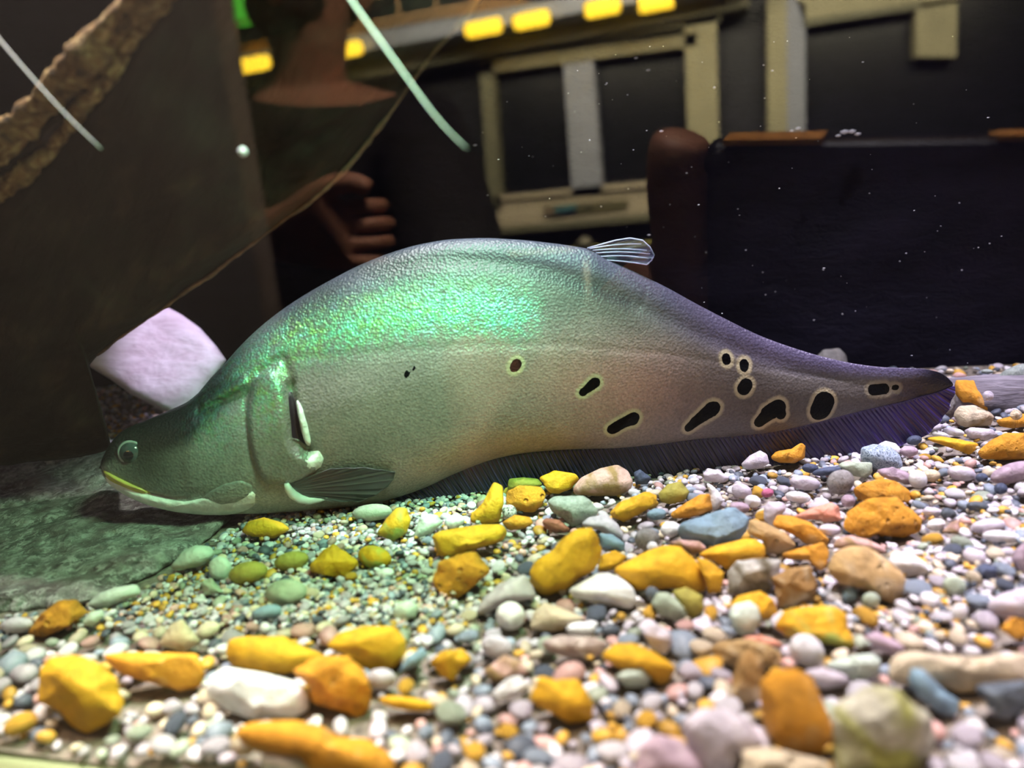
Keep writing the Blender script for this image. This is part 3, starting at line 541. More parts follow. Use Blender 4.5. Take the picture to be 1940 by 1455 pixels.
dwd = lambda px, py: 1.0/(4.88-0.00231*(min(max(py, -200), 950)-50))
wood_poly = P2('885,35 830,88 790,142 745,208 700,266 660,316 620,356 580,390 545,411 500,446 440,490 395,525 345,556 315,581 270,611 225,641 185,673 168,693 180,740 200,800 216,850 150,866 0,882 -160,900 -160,400 0,300 90,210 170,110 240,20 310,-70 420,-330 1120,-330 990,-110')
dw = empty('driftwood', at_depth(100, 870, 0.345))
def part_to(o, root):
    o.parent = root; o.location = -Vector(root.location); return o
st = lambda P: (P[0]*0.55+P[2]*0.5, P[1], (P[2]-P[0]*0.8)*1.0)
part_to(slab('plank', wood_poly, dwd, 0.022, WOOD, c=(105, 520), K=60, N=620, disp=0.0035, dscale=38, rim=0.006, stretch=st, parent=dw, power=8), dw)
# bark ridge along the upper left edge: two ragged lips with a channel between
def ridge(name, line, r0, mat, parent, lump=0.45, n=16, sc=90, dd=-0.004):
    line = np.array(line, float); pts = []
    d = np.r_[0, np.cumsum(np.hypot(*np.diff(line, axis=0).T))]; q = np.linspace(0, d[-1], 90)
    pts = [at_depth(a, b, dwd(a, b)+dd) for a, b in zip(np.interp(q, d, line[:, 0]), np.interp(q, d, line[:, 1]))]
    V, fs = tube_geo(pts, [r0*(1+0.25*sin(i*0.21)) for i in range(90)], n)
    ctr = np.repeat(np.array(pts), n, 0)
    V = np.array([c_+(p-c_)*(1+lump*nz(p, sc, 5)) for p, c_ in zip(V, ctr)])
    return mesh_obj(name, V, fs, mat, parent)
for k_, (ln, r_, dd_) in enumerate([
    ([(330, -110), (255, -4), (196, 58), (110, 152), (46, 214), (-8, 262), (-130, 372)], 0.0030, -0.005),
    ([(338, -100), (262, 8), (204, 70), (120, 166), (56, 230), (0, 284), (-125, 390)], 0.0034, -0.003),
    ([(352, -92), (276, 20), (216, 90), (134, 190), (68, 258), (8, 316), (-122, 420)], 0.0020, -0.001),
    ([(366, -84), (294, 16), (232, 100), (156, 205), (92, 290), (4, 360), (-120, 450)], 0.0021, -0.002),
    ([(350, -70), (283, 40), (222, 120), (146, 222), (78, 298), (-4, 352), (-120, 440)], 0.0013, -0.002)]):
    part_to(ridge('bark_rim', ln, r_, WOOD if k_ == 2 else BARK, dw, lump=0.6, sc=150+40*k_, dd=dd_), dw)
part_to(ridge('lower_edge', [(930, -40), (885, 35), (830, 88), (790, 142), (745, 208), (700, 266), (660, 316), (620, 356), (580, 390), (545, 411), (500, 446), (440, 490), (395, 525), (345, 556), (315, 581), (270, 611), (225, 641), (185, 673)], 0.00055, EDGE, dw, lump=0.8, sc=260, dd=0.006), dw)
tag(dw, 'huge dark brown driftwood slab leaning across the upper left corner', 'driftwood')

BOUL = None
t = NT('mottled_grey_boulder'); v = t.coord()
f = t.noise(v, 120, 8, 0.72); f2 = t.noise(v, 260, 4, 0.7); f3 = t.noise(v, 48, 3)
c1 = t.ramp(f, [(0.34, (0.10, 0.09, 0.09)), (0.5, (0.30, 0.30, 0.28)), (0.64, (0.54, 0.56, 0.50))])
c1 = t.mix(t.ramp(f2, [(0.51, (0, 0, 0)), (0.58, (0.95, 0.95, 0.95))]), c1, (0.66, 0.66, 0.64))
c1 = t.mix(t.ramp(f3, [(0.52, (0, 0, 0)), (0.66, (0.6, 0.6, 0.6))]), c1, (0.20, 0.15, 0.15))
t.l(c1, t.b.inputs['Base Color']); t.bump(t.math('ADD', f, f2), 1.0, 0.005); t.set(Roughness=0.8)
BOUL = t.m
bpoly = P2('-120,1165 0,1166 100,1163 200,1133 300,1086 380,1034 430,990 478,962 440,905 330,862 205,836 100,853 0,873 -120,895')
_bx = [-120, 0, 100, 200, 300, 380, 430, 480]; _bb = [1165, 1166, 1163, 1133, 1086, 1034, 990, 955]; _bt = [895, 873, 853, 836, 850, 880, 905, 950]
def bdep(px, py):
    yb, yt = np.interp(px, _bx, _bb), np.interp(px, _bx, _bt)
    f_ = min(1.0, max(0.0, (yb-py)/(yb-yt+1e-6))); dg = depth_of(at_z(px, yb, 0.002))
    return dg+(max(0.41, dg+0.03)-dg)*f_**1.15
o = slab('boulder', bpoly, bdep, 0.05, BOUL, K=60, N=300, disp=0.007, dscale=60, rim=0.02, power=9)
tag(o, 'big mottled grey boulder lying under the fish\'s chin at the left edge', 'boulder')

t = NT('pale_lilac_rock'); v = t.coord()
mp = t.n('ShaderNodeMapping'); mp.vector_type = 'TEXTURE'; mp.inputs['Scale'].default_value = (3, 1, 1); t.l(v, mp.inputs[0])
f = t.noise(mp.outputs[0], 120, 8, 0.66, 0.4)
t.l(t.ramp(f, [(0.3, (0.62, 0.50, 0.56)), (0.6, (0.82, 0.74, 0.80))]), t.b.inputs['Base Color']); t.bump(f, 0.6, 0.002); t.set(Roughness=0.8)
o = slab('rock_slab', P2('318,582 345,596 380,622 410,656 429,683 410,715 390,742 375,778 345,792 305,776 250,748 205,716 166,692 160,680 250,600'), lambda px, py: 0.455-(py-580)*0.00012, 0.02, t.m, K=36, N=240, disp=0.0012, dscale=60, rim=0.004, power=9, smooth=1)  # lower left outline cut along a shadow edge, shade put into the shape
tag(o, 'brightly lit pale lilac rock slab with a curved edge behind the fish\'s head', 'rock')

t = NT('weathered_log'); v = t.coord()
mp = t.n('ShaderNodeMapping'); mp.vector_type = 'TEXTURE'; mp.inputs['Scale'].default_value = (7, 1, 1); t.l(v, mp.inputs[0])
f = t.noise(mp.outputs[0], 240, 8, 0.65, 0.3)
t.l(t.ramp(f, [(0.3, (0.10, 0.09, 0.11)), (0.55, (0.24, 0.22, 0.25)), (0.75, (0.40, 0.37, 0.40))]), t.b.inputs['Base Color']); t.bump(f, 0.9, 0.003); t.set(Roughness=0.85)
a, b = at_z(1680, 785, 0)+np.array([0, 0.0118, 0.0020]), at_z(2080, 768, 0)+np.array([0, 0.0118, 0.0020])
LOG_A = np.array([a[0], a[1], 0]); b = a+(b-a)*1.9; LOG_N = np.array([-(b-a)[1], (b-a)[0], 0]); LOG_N /= np.linalg.norm(LOG_N)
pts = [a+(b-a)*i/70 for i in range(71)]
V, fs = tube_geo(pts, [0.0114]*71, 28)
ctr = np.repeat(np.array(pts), 28, 0)
V = np.array([c_+np.sign(p-c_)*np.abs(p-c_)**1.0*np.array([1, 1.1, 1.0])*(1+0.10*nz((p[0]*0.25, p[1], p[2]), 160, 4)) for p, c_ in zip(V, ctr)])
o = mesh_obj('log', V, fs, t.m, origin=V.mean(0))
tag(o, 'weathered grey log lying on the gravel behind the tail, right edge', 'log')

t = NT('white_filament'); t.set(Roughness=0.35); t.b.inputs['Base Color'].default_value = (0.85, 0.87, 0.95, 1)
t.b.inputs['Subsurface Weight'].default_value = 0.3; t.b.inputs['Subsurface Radius'].default_value = (0.002, 0.002, 0.003)
def filament(line, d0, w0, label):
    line = np.array(line, float); n = 40
    d = np.r_[0, np.cumsum(np.hypot(*np.diff(line, axis=0).T))]; q = np.linspace(0, d[-1], n)
    pts = [at_depth(a, b, d0) for a, b in zip(np.interp(q, d, line[:, 0]), np.interp(q, d, line[:, 1]))]
    for _ in range(6): pts = [pts[0]]+[0.25*pts[i-1]+0.5*pts[i]+0.25*pts[i+1] for i in range(1, n-1)]+[pts[-1]]
    V, fs = tube_geo(pts, [w0*(1-0.85*(i/(n-1))**1.4)*d0/F for i in range(n)], 10)
    o = mesh_obj('fin_filament', V, fs, t.m, origin=np.array(pts[0])); tag(o, label, 'filament')
filament([(430, -420), (630, -60), (662, 0), (705, 56), (760, 132), (812, 206), (850, 252), (884, 281)], 0.165, 5.0, 'long thin white filament hanging from the top edge, bent at its tip')
filament([(-420, -440), (-60, 0), (0, 78), (60, 146), (120, 214), (192, 282)], 0.19, 4.4, 'straight thin white filament crossing the bark at the upper left')
# ------------------------------------------------------------------ the fish
A0, A1 = at_z(480, 968, 0.0), at_z(1750, 832, 0.0)
FD = (A1-A0)/np.linalg.norm(A1-A0)                   # along the fish, head to tail
FN = np.array([FD[1], -FD[0], 0.0])                  # sideways, towards the glass
if FN[1] > 0: FN = -FN
def on_fish(px, py, off=0.0):
    r = ray(px, py); tt = ((A0-CAM) @ FN)/(r @ FN)
    return CAM+r*tt+FN*off
def pchip(xs, ys):
    xs, ys = np.array(xs, float), np.array(ys, float); h = np.diff(xs); dl = np.diff(ys)/h
    m = np.zeros_like(xs); m[0], m[-1] = dl[0], dl[-1]
    for i in range(1, len(xs)-1):
        if dl[i-1]*dl[i] > 0:
            w1, w2 = 2*h[i]+h[i-1], h[i]+2*h[i-1]; m[i] = (w1+w2)/(w1/dl[i-1]+w2/dl[i])
    def fn(x):
        x = np.clip(np.asarray(x, float), xs[0], xs[-1]); i = np.clip(np.searchsorted(xs, x)-1, 0, len(xs)-2)
        t_ = (x-xs[i])/h[i]
        return ((2*t_**3-3*t_**2+1)*ys[i]+(t_**3-2*t_**2+t_)*h[i]*m[i]+(-2*t_**3+3*t_**2)*ys[i+1]+(t_**3-t_**2)*h[i]*m[i+1])
    return fn
TOP = P2('190,884 196,866 205,848 216,832 230,818 250,807 280,795 320,778 350,764 375,745 400,716 425,690 455,656 490,622 530,590 570,563 620,534 680,503 740,479 800,462 860,453 920,451 980,454 1040,460 1090,467 1120,473 1150,490 1200,514 1260,543 1320,576 1380,607 1440,636 1500,658 1560,676 1620,689 1680,696 1740,698 1775,704 1795,715 1806,727')
BOT = P2('190,886 197,898 208,910 240,931 290,951 350,964 420,969 490,969 560,967 630,962 690,956 740,945 800,925 870,893 940,868 1000,857 1080,851 1160,849 1240,842 1330,831 1400,826 1450,821 1500,812 1550,800 1600,787 1650,775 1700,764 1740,755 1775,745 1795,737 1806,730')
top_f, bot_f = pchip(TOP[:, 0], TOP[:, 1]), pchip(BOT[:, 0], BOT[:, 1])
wid_f = pchip([190, 196, 210, 240, 300, 400, 520, 640, 760, 900, 1050, 1200, 1350, 1500, 1620, 1720, 1806],
              [0.0004, 0.003, 0.0058, 0.009, 0.0130, 0.0175, 0.0205, 0.0205, 0.0192, 0.0170, 0.0140, 0.0110, 0.0080, 0.0050, 0.0030, 0.0018, 0.0006])
operc = P2('497,700 520,682 545,680 562,712 569,760 572,800 582,822 604,829 622,826 628,845 614,868 588,884 556,893 524,890 508,866 496,820 488,760')
cheek = P2('395,775 440,748 480,745 490,800 500,850 506,885 470,905 410,915 370,905 365,850 375,800')
ridge_line = [(700, 505), (800, 486), (900, 487), (1000, 500), (1080, 523), (1150, 548), (1215, 580), (1300, 622), (1400, 664), (1500, 700), (1620, 726), (1740, 738)]
mouth_line = [(190, 885), (215, 893), (255, 905), (300, 917), (345, 922), (372, 918)]
slit = [(566, 712), (573, 745), (576, 780), (582, 812), (596, 826)]
def bumps(px, py):
    n = np.zeros_like(px)
    so = sdf(px, py, operc); n += 0.0016*sstep(2, -16, so)
    n -= 0.0032*np.exp(-(seg_dist(px, py, slit)/8.0)**2)
    n += 0.0008*sstep(4, -22, sdf(px, py, cheek))
    n -= 0.0009*np.exp(-(seg_dist(px, py, [(486, 735), (496, 810), (508, 868), (520, 892)])/5.0)**2)
    n -= 0.0016*np.exp(-(seg_dist(px, py, mouth_line)/5.5)**2)
    n -= 0.0011*np.exp(-(seg_dist(px, py, ridge_line)/17.0)**2)
    n -= 0.0016*np.exp(-(seg_dist(px, py, [(395, 760), (440, 742), (486, 722)])/8.0)**2)
    n += 0.0014*np.exp(-(seg_dist(px, py, [(405, 748), (440, 728), (480, 706)])/9.0)**2)
    n -= 0.0010*np.exp(-(seg_dist(px, py, [(512, 690), (548, 662), (572, 705)])/7.0)**2)
    n -= 0.0009*np.exp(-(np.hypot(px-265, py-845)/30.0)**2)
    n -= 0.0004*np.exp(-(seg_dist(px, py, [(838, 548), (833, 585), (818, 612)])/3.0)**2)
    n -= 0.0005*np.exp(-(seg_dist(px, py, [(1222, 538), (1214, 566), (1200, 585)])/3.0)**2)
    n -= 0.0003*np.exp(-(seg_dist(px, py, [(530, 668), (700, 652), (900, 640), (1060, 640), (1250, 662), (1420, 690), (1600, 720)])/5.0)**2)
    return n
def half_w(px, v):
    """half thickness of the body at height fraction v (-1 bottom .. 1 top)"""
    base = np.sqrt(np.clip(1-v*v, 0, 1))
    head = sstep(620, 380, px)
    shp = (base**1.15)*(1-0.22*np.clip(v, 0, 1)**1.0)*(1-head)+base**0.85*head
    return wid_f(px)*shp
def surf(px, py, off=0.0):
    px, py = float(px), float(py); a, b = float(top_f(px)), float(bot_f(px))
    v = np.clip((0.5*(a+b)-py)/(0.5*(b-a)), -0.999, 0.999)
    n = float(half_w(np.array([px]), np.array([v]))[0])+float(bumps(np.array([px]), np.array([py]))[0])
    return on_fish(px, py)+FN*(n+off)
XS = np.concatenate([190+np.array([0, 1.2, 3, 6, 10]), np.arange(206, 640, 3.2), np.arange(640, 1780, 4.5), np.arange(1780, 1806.5, 3)])
NF, NB = 104, 26
phf = np.linspace(-pi/2, pi/2, NF); phb = np.linspace(pi/2, 3*pi/2, NB+2)[1:-1]
PXs, PYs, VV, SD = [], [], [], []
for x in XS:
    a, b = float(top_f(x)), float(bot_f(x)); m, hh = (a+b)/2, (b-a)/2
    for ph in np.concatenate([phf, phb]):
        PXs.append(x); VV.append(sin(ph)); PYs.append(m-hh*sin(ph)); SD.append(1 if cos(ph) >= -1e-9 and ph <= pi/2+1e-9 else -1)
PXs, PYs, VV, SD = map(np.array, (PXs, PYs, VV, SD))
off = half_w(PXs, VV)+bumps(PXs, PYs)*sstep(0.0, 0.25, 1-np.abs(VV))
body_v = np.array([on_fish(x, y) for x, y in zip(PXs, PYs)])+FN[None, :]*(off*SD)[:, None]
nr = NF+NB
fs = grid_faces(len(XS), nr, True); fs.append(tuple(range(nr))); fs.append(tuple(range((len(XS)-1)*nr, len(XS)*nr))[::-1])
root_fish = empty('clown_knifefish', on_fish(700, 958))

# skin colouring of the animal, plus painted pink and orange from the mirrored forearm
def blend(c, col, w_): return c*(1-w_[:, None])+np.array(col)[None, :]*w_[:, None]
def gau(px, py, x, y, sx, sy, rot=0.0):
    t_ = radians(rot); dx, dy = px-x, py-y; u = dx*cos(t_)+dy*sin(t_); v_ = -dx*sin(t_)+dy*cos(t_)
    return np.exp(-(u/sx)**2-(v_/sy)**2)
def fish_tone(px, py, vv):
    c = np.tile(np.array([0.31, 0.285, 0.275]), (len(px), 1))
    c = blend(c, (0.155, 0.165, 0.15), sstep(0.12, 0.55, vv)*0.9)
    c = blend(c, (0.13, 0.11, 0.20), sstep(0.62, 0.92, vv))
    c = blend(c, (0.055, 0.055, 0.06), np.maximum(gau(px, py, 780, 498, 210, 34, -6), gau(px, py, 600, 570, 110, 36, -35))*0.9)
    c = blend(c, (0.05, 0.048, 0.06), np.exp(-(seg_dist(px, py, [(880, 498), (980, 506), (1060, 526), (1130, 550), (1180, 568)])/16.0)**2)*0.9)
    c = blend(c, (0.66, 0.34, 0.32), gau(px, py, 1150, 715, 175, 78, 4)*0.95)  # pink reflection of hand and forearm painted into the skin
    c = blend(c, (0.50, 0.28, 0.12), gau(px, py, 930, 838, 170, 42, -12)*0.75)  # orange part of the forearm reflection, painted likewise
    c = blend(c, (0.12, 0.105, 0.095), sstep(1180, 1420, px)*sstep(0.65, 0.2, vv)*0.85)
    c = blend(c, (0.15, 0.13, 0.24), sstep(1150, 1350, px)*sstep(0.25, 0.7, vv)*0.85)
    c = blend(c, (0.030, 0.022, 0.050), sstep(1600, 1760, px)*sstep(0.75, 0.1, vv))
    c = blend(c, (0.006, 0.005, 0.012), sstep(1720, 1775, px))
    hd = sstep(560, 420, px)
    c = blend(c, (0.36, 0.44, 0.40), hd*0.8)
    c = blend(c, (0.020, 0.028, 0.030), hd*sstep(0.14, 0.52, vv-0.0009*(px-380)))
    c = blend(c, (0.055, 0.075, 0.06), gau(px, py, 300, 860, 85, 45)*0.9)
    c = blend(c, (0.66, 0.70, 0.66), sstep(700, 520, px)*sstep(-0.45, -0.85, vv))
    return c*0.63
def irid(px, py):
    d = seg_dist(px, py, [(470, 696), (560, 642), (640, 616), (740, 594), (850, 584), (980, 596)])
    m = np.exp(-(d/40)**2)*sstep(1120, 960, px)
    m = np.maximum(m, gau(px, py, 525, 735, 42, 52)*0.95)
    m = np.maximum(m, gau(px, py, 425, 775, 45, 52, -35)*0.95)
    m = np.maximum(m, gau(px, py, 448, 722, 45, 16, -35))
    m = np.maximum(m, gau(px, py, 1000, 640, 230, 60, 6)*0.10)
    m = np.maximum(m, gau(px, py, 540, 850, 90, 80)*0.10)
    return m
spots = [  # capsules: x1,y1,r1, x2,y2,r2
 [(775, 691, 4.8, 776, 687, 4.6)], [(788, 677, 3.4, 788, 680, 3.2)], [(765, 680, 1.6, 765, 680, 1.6)], [(759, 694, 2.0, 760, 694, 2.0)], [(821, 711, 1.6, 821, 711, 1.6)],
 [(969, 680, 8.2, 973, 674, 8.4)],
 [(1095, 730, 6.2, 1117, 712, 9.0)],
 [(1154, 803, 9.5, 1166, 795, 9.5), (1164, 795, 9.0, 1188, 783, 10.5), (1190, 786, 9.5, 1192, 780, 9.5)],
 [(1298, 803, 7.5, 1310, 790, 9), (1310, 790, 9, 1338, 767, 13), (1326, 778, 10, 1342, 764, 11)],
 [(1366, 672, 7.2, 1367, 677, 7.2)], [(1401, 685, 8.5, 1400, 690, 7.5)], [(1398, 728, 11.5, 1402, 722, 11)],
 [(1432, 794, 9.5, 1448, 776, 13), (1448, 776, 14, 1464, 766, 14), (1464, 766, 14, 1472, 780, 8.5)],
 [(1548, 773, 18, 1553, 758, 18)],
 [(1650, 737, 9, 1672, 735, 9)], [(1692, 733, 5, 1696, 733, 5)],
]
def spot_sdf(px, py):
    best = np.full(px.shape, 60.0)
    for s in spots:
        d = np.full(px.shape, 60.0)
        for x1, y1, r1, x2, y2, r2 in s:
            dx, dy = x2-x1, y2-y1; L = dx*dx+dy*dy+1e-9
            t_ = np.clip(((px-x1)*dx+(py-y1)*dy)/L, 0, 1)
            d = np.minimum(d, np.hypot(px-x1-t_*dx, py-y1-t_*dy)-(r1+(r2-r1)*t_)*(1.14 if len(s) > 1 or r1 > 6 else 1.05))
        best = np.minimum(best, d)
    return best

t = NT('knifefish_skin'); v = t.coord()
tone = t.attr('tone').outputs['Color']; sp = t.attr('spot').outputs['Fac']; ir = t.attr('irid').outputs['Fac']
sc = t.n('ShaderNodeTexVoronoi', i_Scale=950.0, feature='F1'); t.l(v, sc.inputs['Vector'])
scd = sc.outputs['Distance']
fn_ = t.noise(v, 900, 3, 0.6); fm = t.noise(v, 60, 4, 0.6)
col = t.mix(1.0, tone, t.ramp(fn_, [(0.3, (0.72, 0.72, 0.74)), (0.7, (1.25, 1.24, 1.22))]), 'MULTIPLY')
col = t.mix(1.0, col, t.ramp(fm, [(0.3, (0.86, 0.86, 0.86)), (0.7, (1.12, 1.12, 1.12))]), 'MULTIPLY')
spn = t.math('ADD', sp, t.math('MULTIPLY_ADD', t.noise(v, 700, 3, 0.6), 5.0, -2.5))
ring = t.ramp(t.math('MULTIPLY_ADD', spn, 0.02, 0.5), [(0.44, (0, 0, 0)), (0.50, (1, 1, 1)), (0.58, (1, 1, 1)), (0.68, (0, 0, 0))])
fade = t.attr('ringw').outputs['Fac']
col = t.mix(t.math('MULTIPLY', t.math('MULTIPLY', ring, 0.75), fade), col, (0.50, 0.44, 0.28))
blk = t.math('LESS_THAN', t.math('ADD', sp, t.math('MULTIPLY_ADD', t.noise(v, 700, 3, 0.6), 3.0, -1.5)), 0.0)
col = t.mix(blk, col, (0.003, 0.003, 0.004))
t.l(t.math('MULTIPLY_ADD', blk, -0.45, 0.5), t.b.inputs['Specular IOR Level'])
t.l(col, t.b.inputs['Base Color'])
t.set(Roughness=0.42)
# iridescent scales of the shoulder: a metallic second coat whose hue wanders scale by scale
cn = t.noise(v, 240, 3, 0.7); cl = t.noise(v, 16, 2, 0.5)
hue = t.ramp(t.math('ADD', t.math('MULTIPLY', cn, 0.55), t.math('MULTIPLY', cl, 0.45)), [(0.36, (0.30, 0.72, 0.20)), (0.47, (0.22, 0.85, 0.50)), (0.56, (0.25, 0.80, 0.72)), (0.66, (0.55, 0.85, 0.90))])
gm = t.n('ShaderNodeBsdfPrincipled'); t.l(hue, gm.inputs['Base Color']); gm.inputs['Metallic'].default_value = 1.0; gm.inputs['Roughness'].default_value = 0.43
mx = t.n('ShaderNodeMixShader')
irn = t.math('MULTIPLY', ir, t.ramp(t.noise(v, 420, 3, 0.7), [(0.36, (0.18, 0.18, 0.18)), (0.60, (1, 1, 1))]), clamp=True)
t.l(t.math('MULTIPLY', t.math('MULTIPLY', irn, 0.85), t.math('SUBTRACT', 1.0, blk)), mx.inputs[0]); t.l(t.b.outputs[0], mx.inputs[1]); t.l(gm.outputs[0], mx.inputs[2]); t.l(mx.outputs[0], t.out.inputs['Surface'])
h = t.math('ADD', t.math('MULTIPLY', scd, 0.7), t.math('MULTIPLY', fn_, 0.6))
bp = t.bump(h, 0.45, 0.0007); t.l(bp.outputs[0], gm.inputs['Normal'])
SKIN = t.m
def fit(o): o.location = -Vector(root_fish.location) if o.parent == root_fish else (0, 0, 0); return o
def paint(o, px, py, vv=None):
    px, py = np.asarray(px, float), np.asarray(py, float)
    if vv is None:
        a, b = top_f(px), bot_f(px); vv = np.clip((0.5*(a+b)-py)/(0.5*(b-a)+1e-6), -1, 1)
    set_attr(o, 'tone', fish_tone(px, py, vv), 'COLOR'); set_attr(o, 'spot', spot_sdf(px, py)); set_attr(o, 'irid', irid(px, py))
    set_attr(o, 'ringw', sstep(900, 980, px)*(1-0.6*sstep(1580, 1640, px)))
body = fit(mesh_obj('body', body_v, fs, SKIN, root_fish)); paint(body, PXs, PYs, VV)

def patch(name, poly, mat, h0, h1, parent, c=None, K=14, N=90, smooth=2, painted=True, prof=2.0, edge=-0.0006):
    """a plate lying on the body surface, swelling from h1 at its rim to h0 in the middle"""
    c = centroid(poly) if c is None else np.array(c, float); th, r = polar(poly, c, N, smooth)
    V, X, Y = [surf(c[0], c[1], h0)], [c[0]], [c[1]]
    for k in range(1, K+1):
        rho = k/K
        for a_, q in zip(th, r):
            x, y = c[0]+rho*q*cos(a_), c[1]-rho*q*sin(a_)
            hgt = h1+(h0-h1)*(1-rho**prof); 
            if k == K: hgt = edge
            V.append(surf(x, y, hgt)); X.append(x); Y.append(y)
    f_ = [(0, 1+j, 1+(j+1) % N) for j in range(N)]
    for k in range(K-1):
        for j in range(N): f_.append((1+k*N+j, 1+(k+1)*N+j, 1+(k+1)*N+(j+1) % N, 1+k*N+(j+1) % N))
    o = mesh_obj(name, np.array(V), f_, mat, parent)
    if parent == root_fish: fit(o)
    if painted: paint(o, X, Y)
    return o
PALE = plain('pale_jaw_skin', (0.80, 0.84, 0.84), 0.38, var=0.18, scale=260, bump=0.2)
YLIP = plain('yellow_lip', (0.62, 0.55, 0.14), 0.4, var=0.2, scale=200)
DARKGILL = plain('dark_gill_opening', (0.012, 0.006, 0.016), 0.5, var=0.2)
PALEB = plain('pale_fin_base', (0.62, 0.70, 0.68), 0.4, var=0.15, scale=200)
gc = patch('gill_cover', operc, SKIN, 0.0012, 0.0009, root_fish, prof=4, K=16)
patch('gill_flap', P2('590,834 604,826 620,824 628,840 622,858 606,868 588,872 574,866 576,850'), PALE, 0.0011, 0.0002, gc, painted=False)
gs = patch('gill_opening', P2('561,708 569,722 577,745 583,775 588,805 604,822 592,832 578,824 571,800 568,765 563,735'), DARKGILL, 0.0008, 0.0006, root_fish, painted=False, smooth=1)
patch('gill_rim', P2('578,728 590,745 600,778 606,812 600,822 592,805 586,775 577,745'), PALE, 0.0016, 0.0004, gs, painted=False, smooth=1)
jaw = patch('lower_jaw', P2('190,884 212,891 255,905 300,918 350,926 420,930 468,926 500,905 514,890 514,915 494,944 440,967 360,962 290,949 240,930 206,908'), PALE, 0.0016, 0.0006, root_fish, c=(340, 940), painted=False, K=16, N=140)
patch('lip', P2('196,880 220,884 250,893 285,906 318,917 300,921 262,912 225,902 203,894'), YLIP, 0.0022, 0.0008, jaw, painted=False, K=8)
patch('jaw_muscle', P2('395,925 420,902 450,885 480,878 500,890 494,912 470,930 430,940'), SKIN, 0.0019, 0.0004, root_fish)

# eye
e = fit(mesh_obj('eye', *(lambda V_: (V_, grid_faces(15, 28, True)+[tuple(range(28))]))(np.array([
    surf(265, 845, -0.0016)+(FD*cos(2*pi*k/28)+np.array([0, 0, 1])*sin(2*pi*k/28))*0.0047*sin(pi/2*(j+1)/15)+FN*0.0038*cos(pi/2*(j+1)/15)
    for j in range(15) for k in range(28)])), plain('eye_iris', (0.06, 0.085, 0.09), 0.12, var=0.3, scale=500), root_fish))
def disc_ring(name, c, r0, r1, h, mat, parent):
    V = []; n = 40
    for rr, hh in ((r0, h), ((r0+r1)/2, h+0.0004), (r1, h), ((r0+r1)/2, h-0.0008)):
        for k in range(n): V.append(c+(FD*cos(2*pi*k/n)+np.array([0, 0, 1])*sin(2*pi*k/n))*rr+FN*hh)
    f_ = []
    for i in range(4):
        for k in range(n): f_.append((i*n+k, i*n+(k+1) % n, ((i+1) % 4)*n+(k+1) % n, ((i+1) % 4)*n+k))
    return mesh_obj(name, np.array(V), f_, mat, parent)
ec = surf(265, 845, -0.0016)
disc_ring('eye_ring', ec, 0.0040, 0.0052, 0.0012, plain('eye_ring_pale', (0.30, 0.38, 0.38), 0.3, var=0.2), e)
V = [ec+FN*0.0041]+[ec+(FD*cos(2*pi*k/24)+np.array([0, 0, 1])*sin(2*pi*k/24))*0.0019*j/4+FN*(0.0041-0.0003*(j/4)**2) for j in range(1, 5) for k in range(24)]
f_ = [(0, 1+k, 1+(k+1) % 24) for k in range(24)]+[(1+j*24+k, 1+(j+1)*24+k, 1+(j+1)*24+(k+1) % 24, 1+j*24+(k+1) % 24) for j in range(3) for k in range(24)]
mesh_obj('pupil', np.array(V), f_, plain('eye_pupil', (0.008, 0.012, 0.016), 0.06), e)

# fins: blades between a base line and an outer line, with rays
def fin_mat(name, c, cray, nrays, alpha=1.0, rough=0.4, ray_w=0.35, alpha_ray=1.0, purple=None):
    t = NT(name); u = t.attr('finu').outputs['Fac']; vv_ = t.attr('finv').outputs['Fac']
    cmb = t.n('ShaderNodeCombineXYZ'); t.l(t.math('MULTIPLY', u, nrays*1.0), cmb.inputs[0]); t.l(t.math('MULTIPLY', vv_, 1.5), cmb.inputs[1])
    s_ = t.math('ABSOLUTE', t.math('SINE', t.math('MULTIPLY', u, nrays*pi)))
    rayf = t.ramp(s_, [(0.0, (1, 1, 1)), (ray_w, (0, 0, 0))])
    nz_ = t.noise(cmb.outputs[0], 1.0, 3, 0.6)
    rayf = t.math('MULTIPLY', rayf, t.ramp(nz_, [(0.35, (0.1, 0.1, 0.1)), (0.65, (1, 1, 1))]))
    if purple: c = t.mix(t.ramp(u, [(0.55, (0, 0, 0)), (0.82, (1, 1, 1))]), c, purple)  # purple sheen towards the tail painted into the fin colour
    t.l(t.mix(rayf, c, cray), t.b.inputs['Base Color']); t.set(Roughness=rough)
    t.l(t.math('MULTIPLY_ADD', rayf, alpha_ray-alpha, alpha), t.b.inputs['Alpha'])
    t.bump(s_, 0.6, 0.0008)
    return t.m
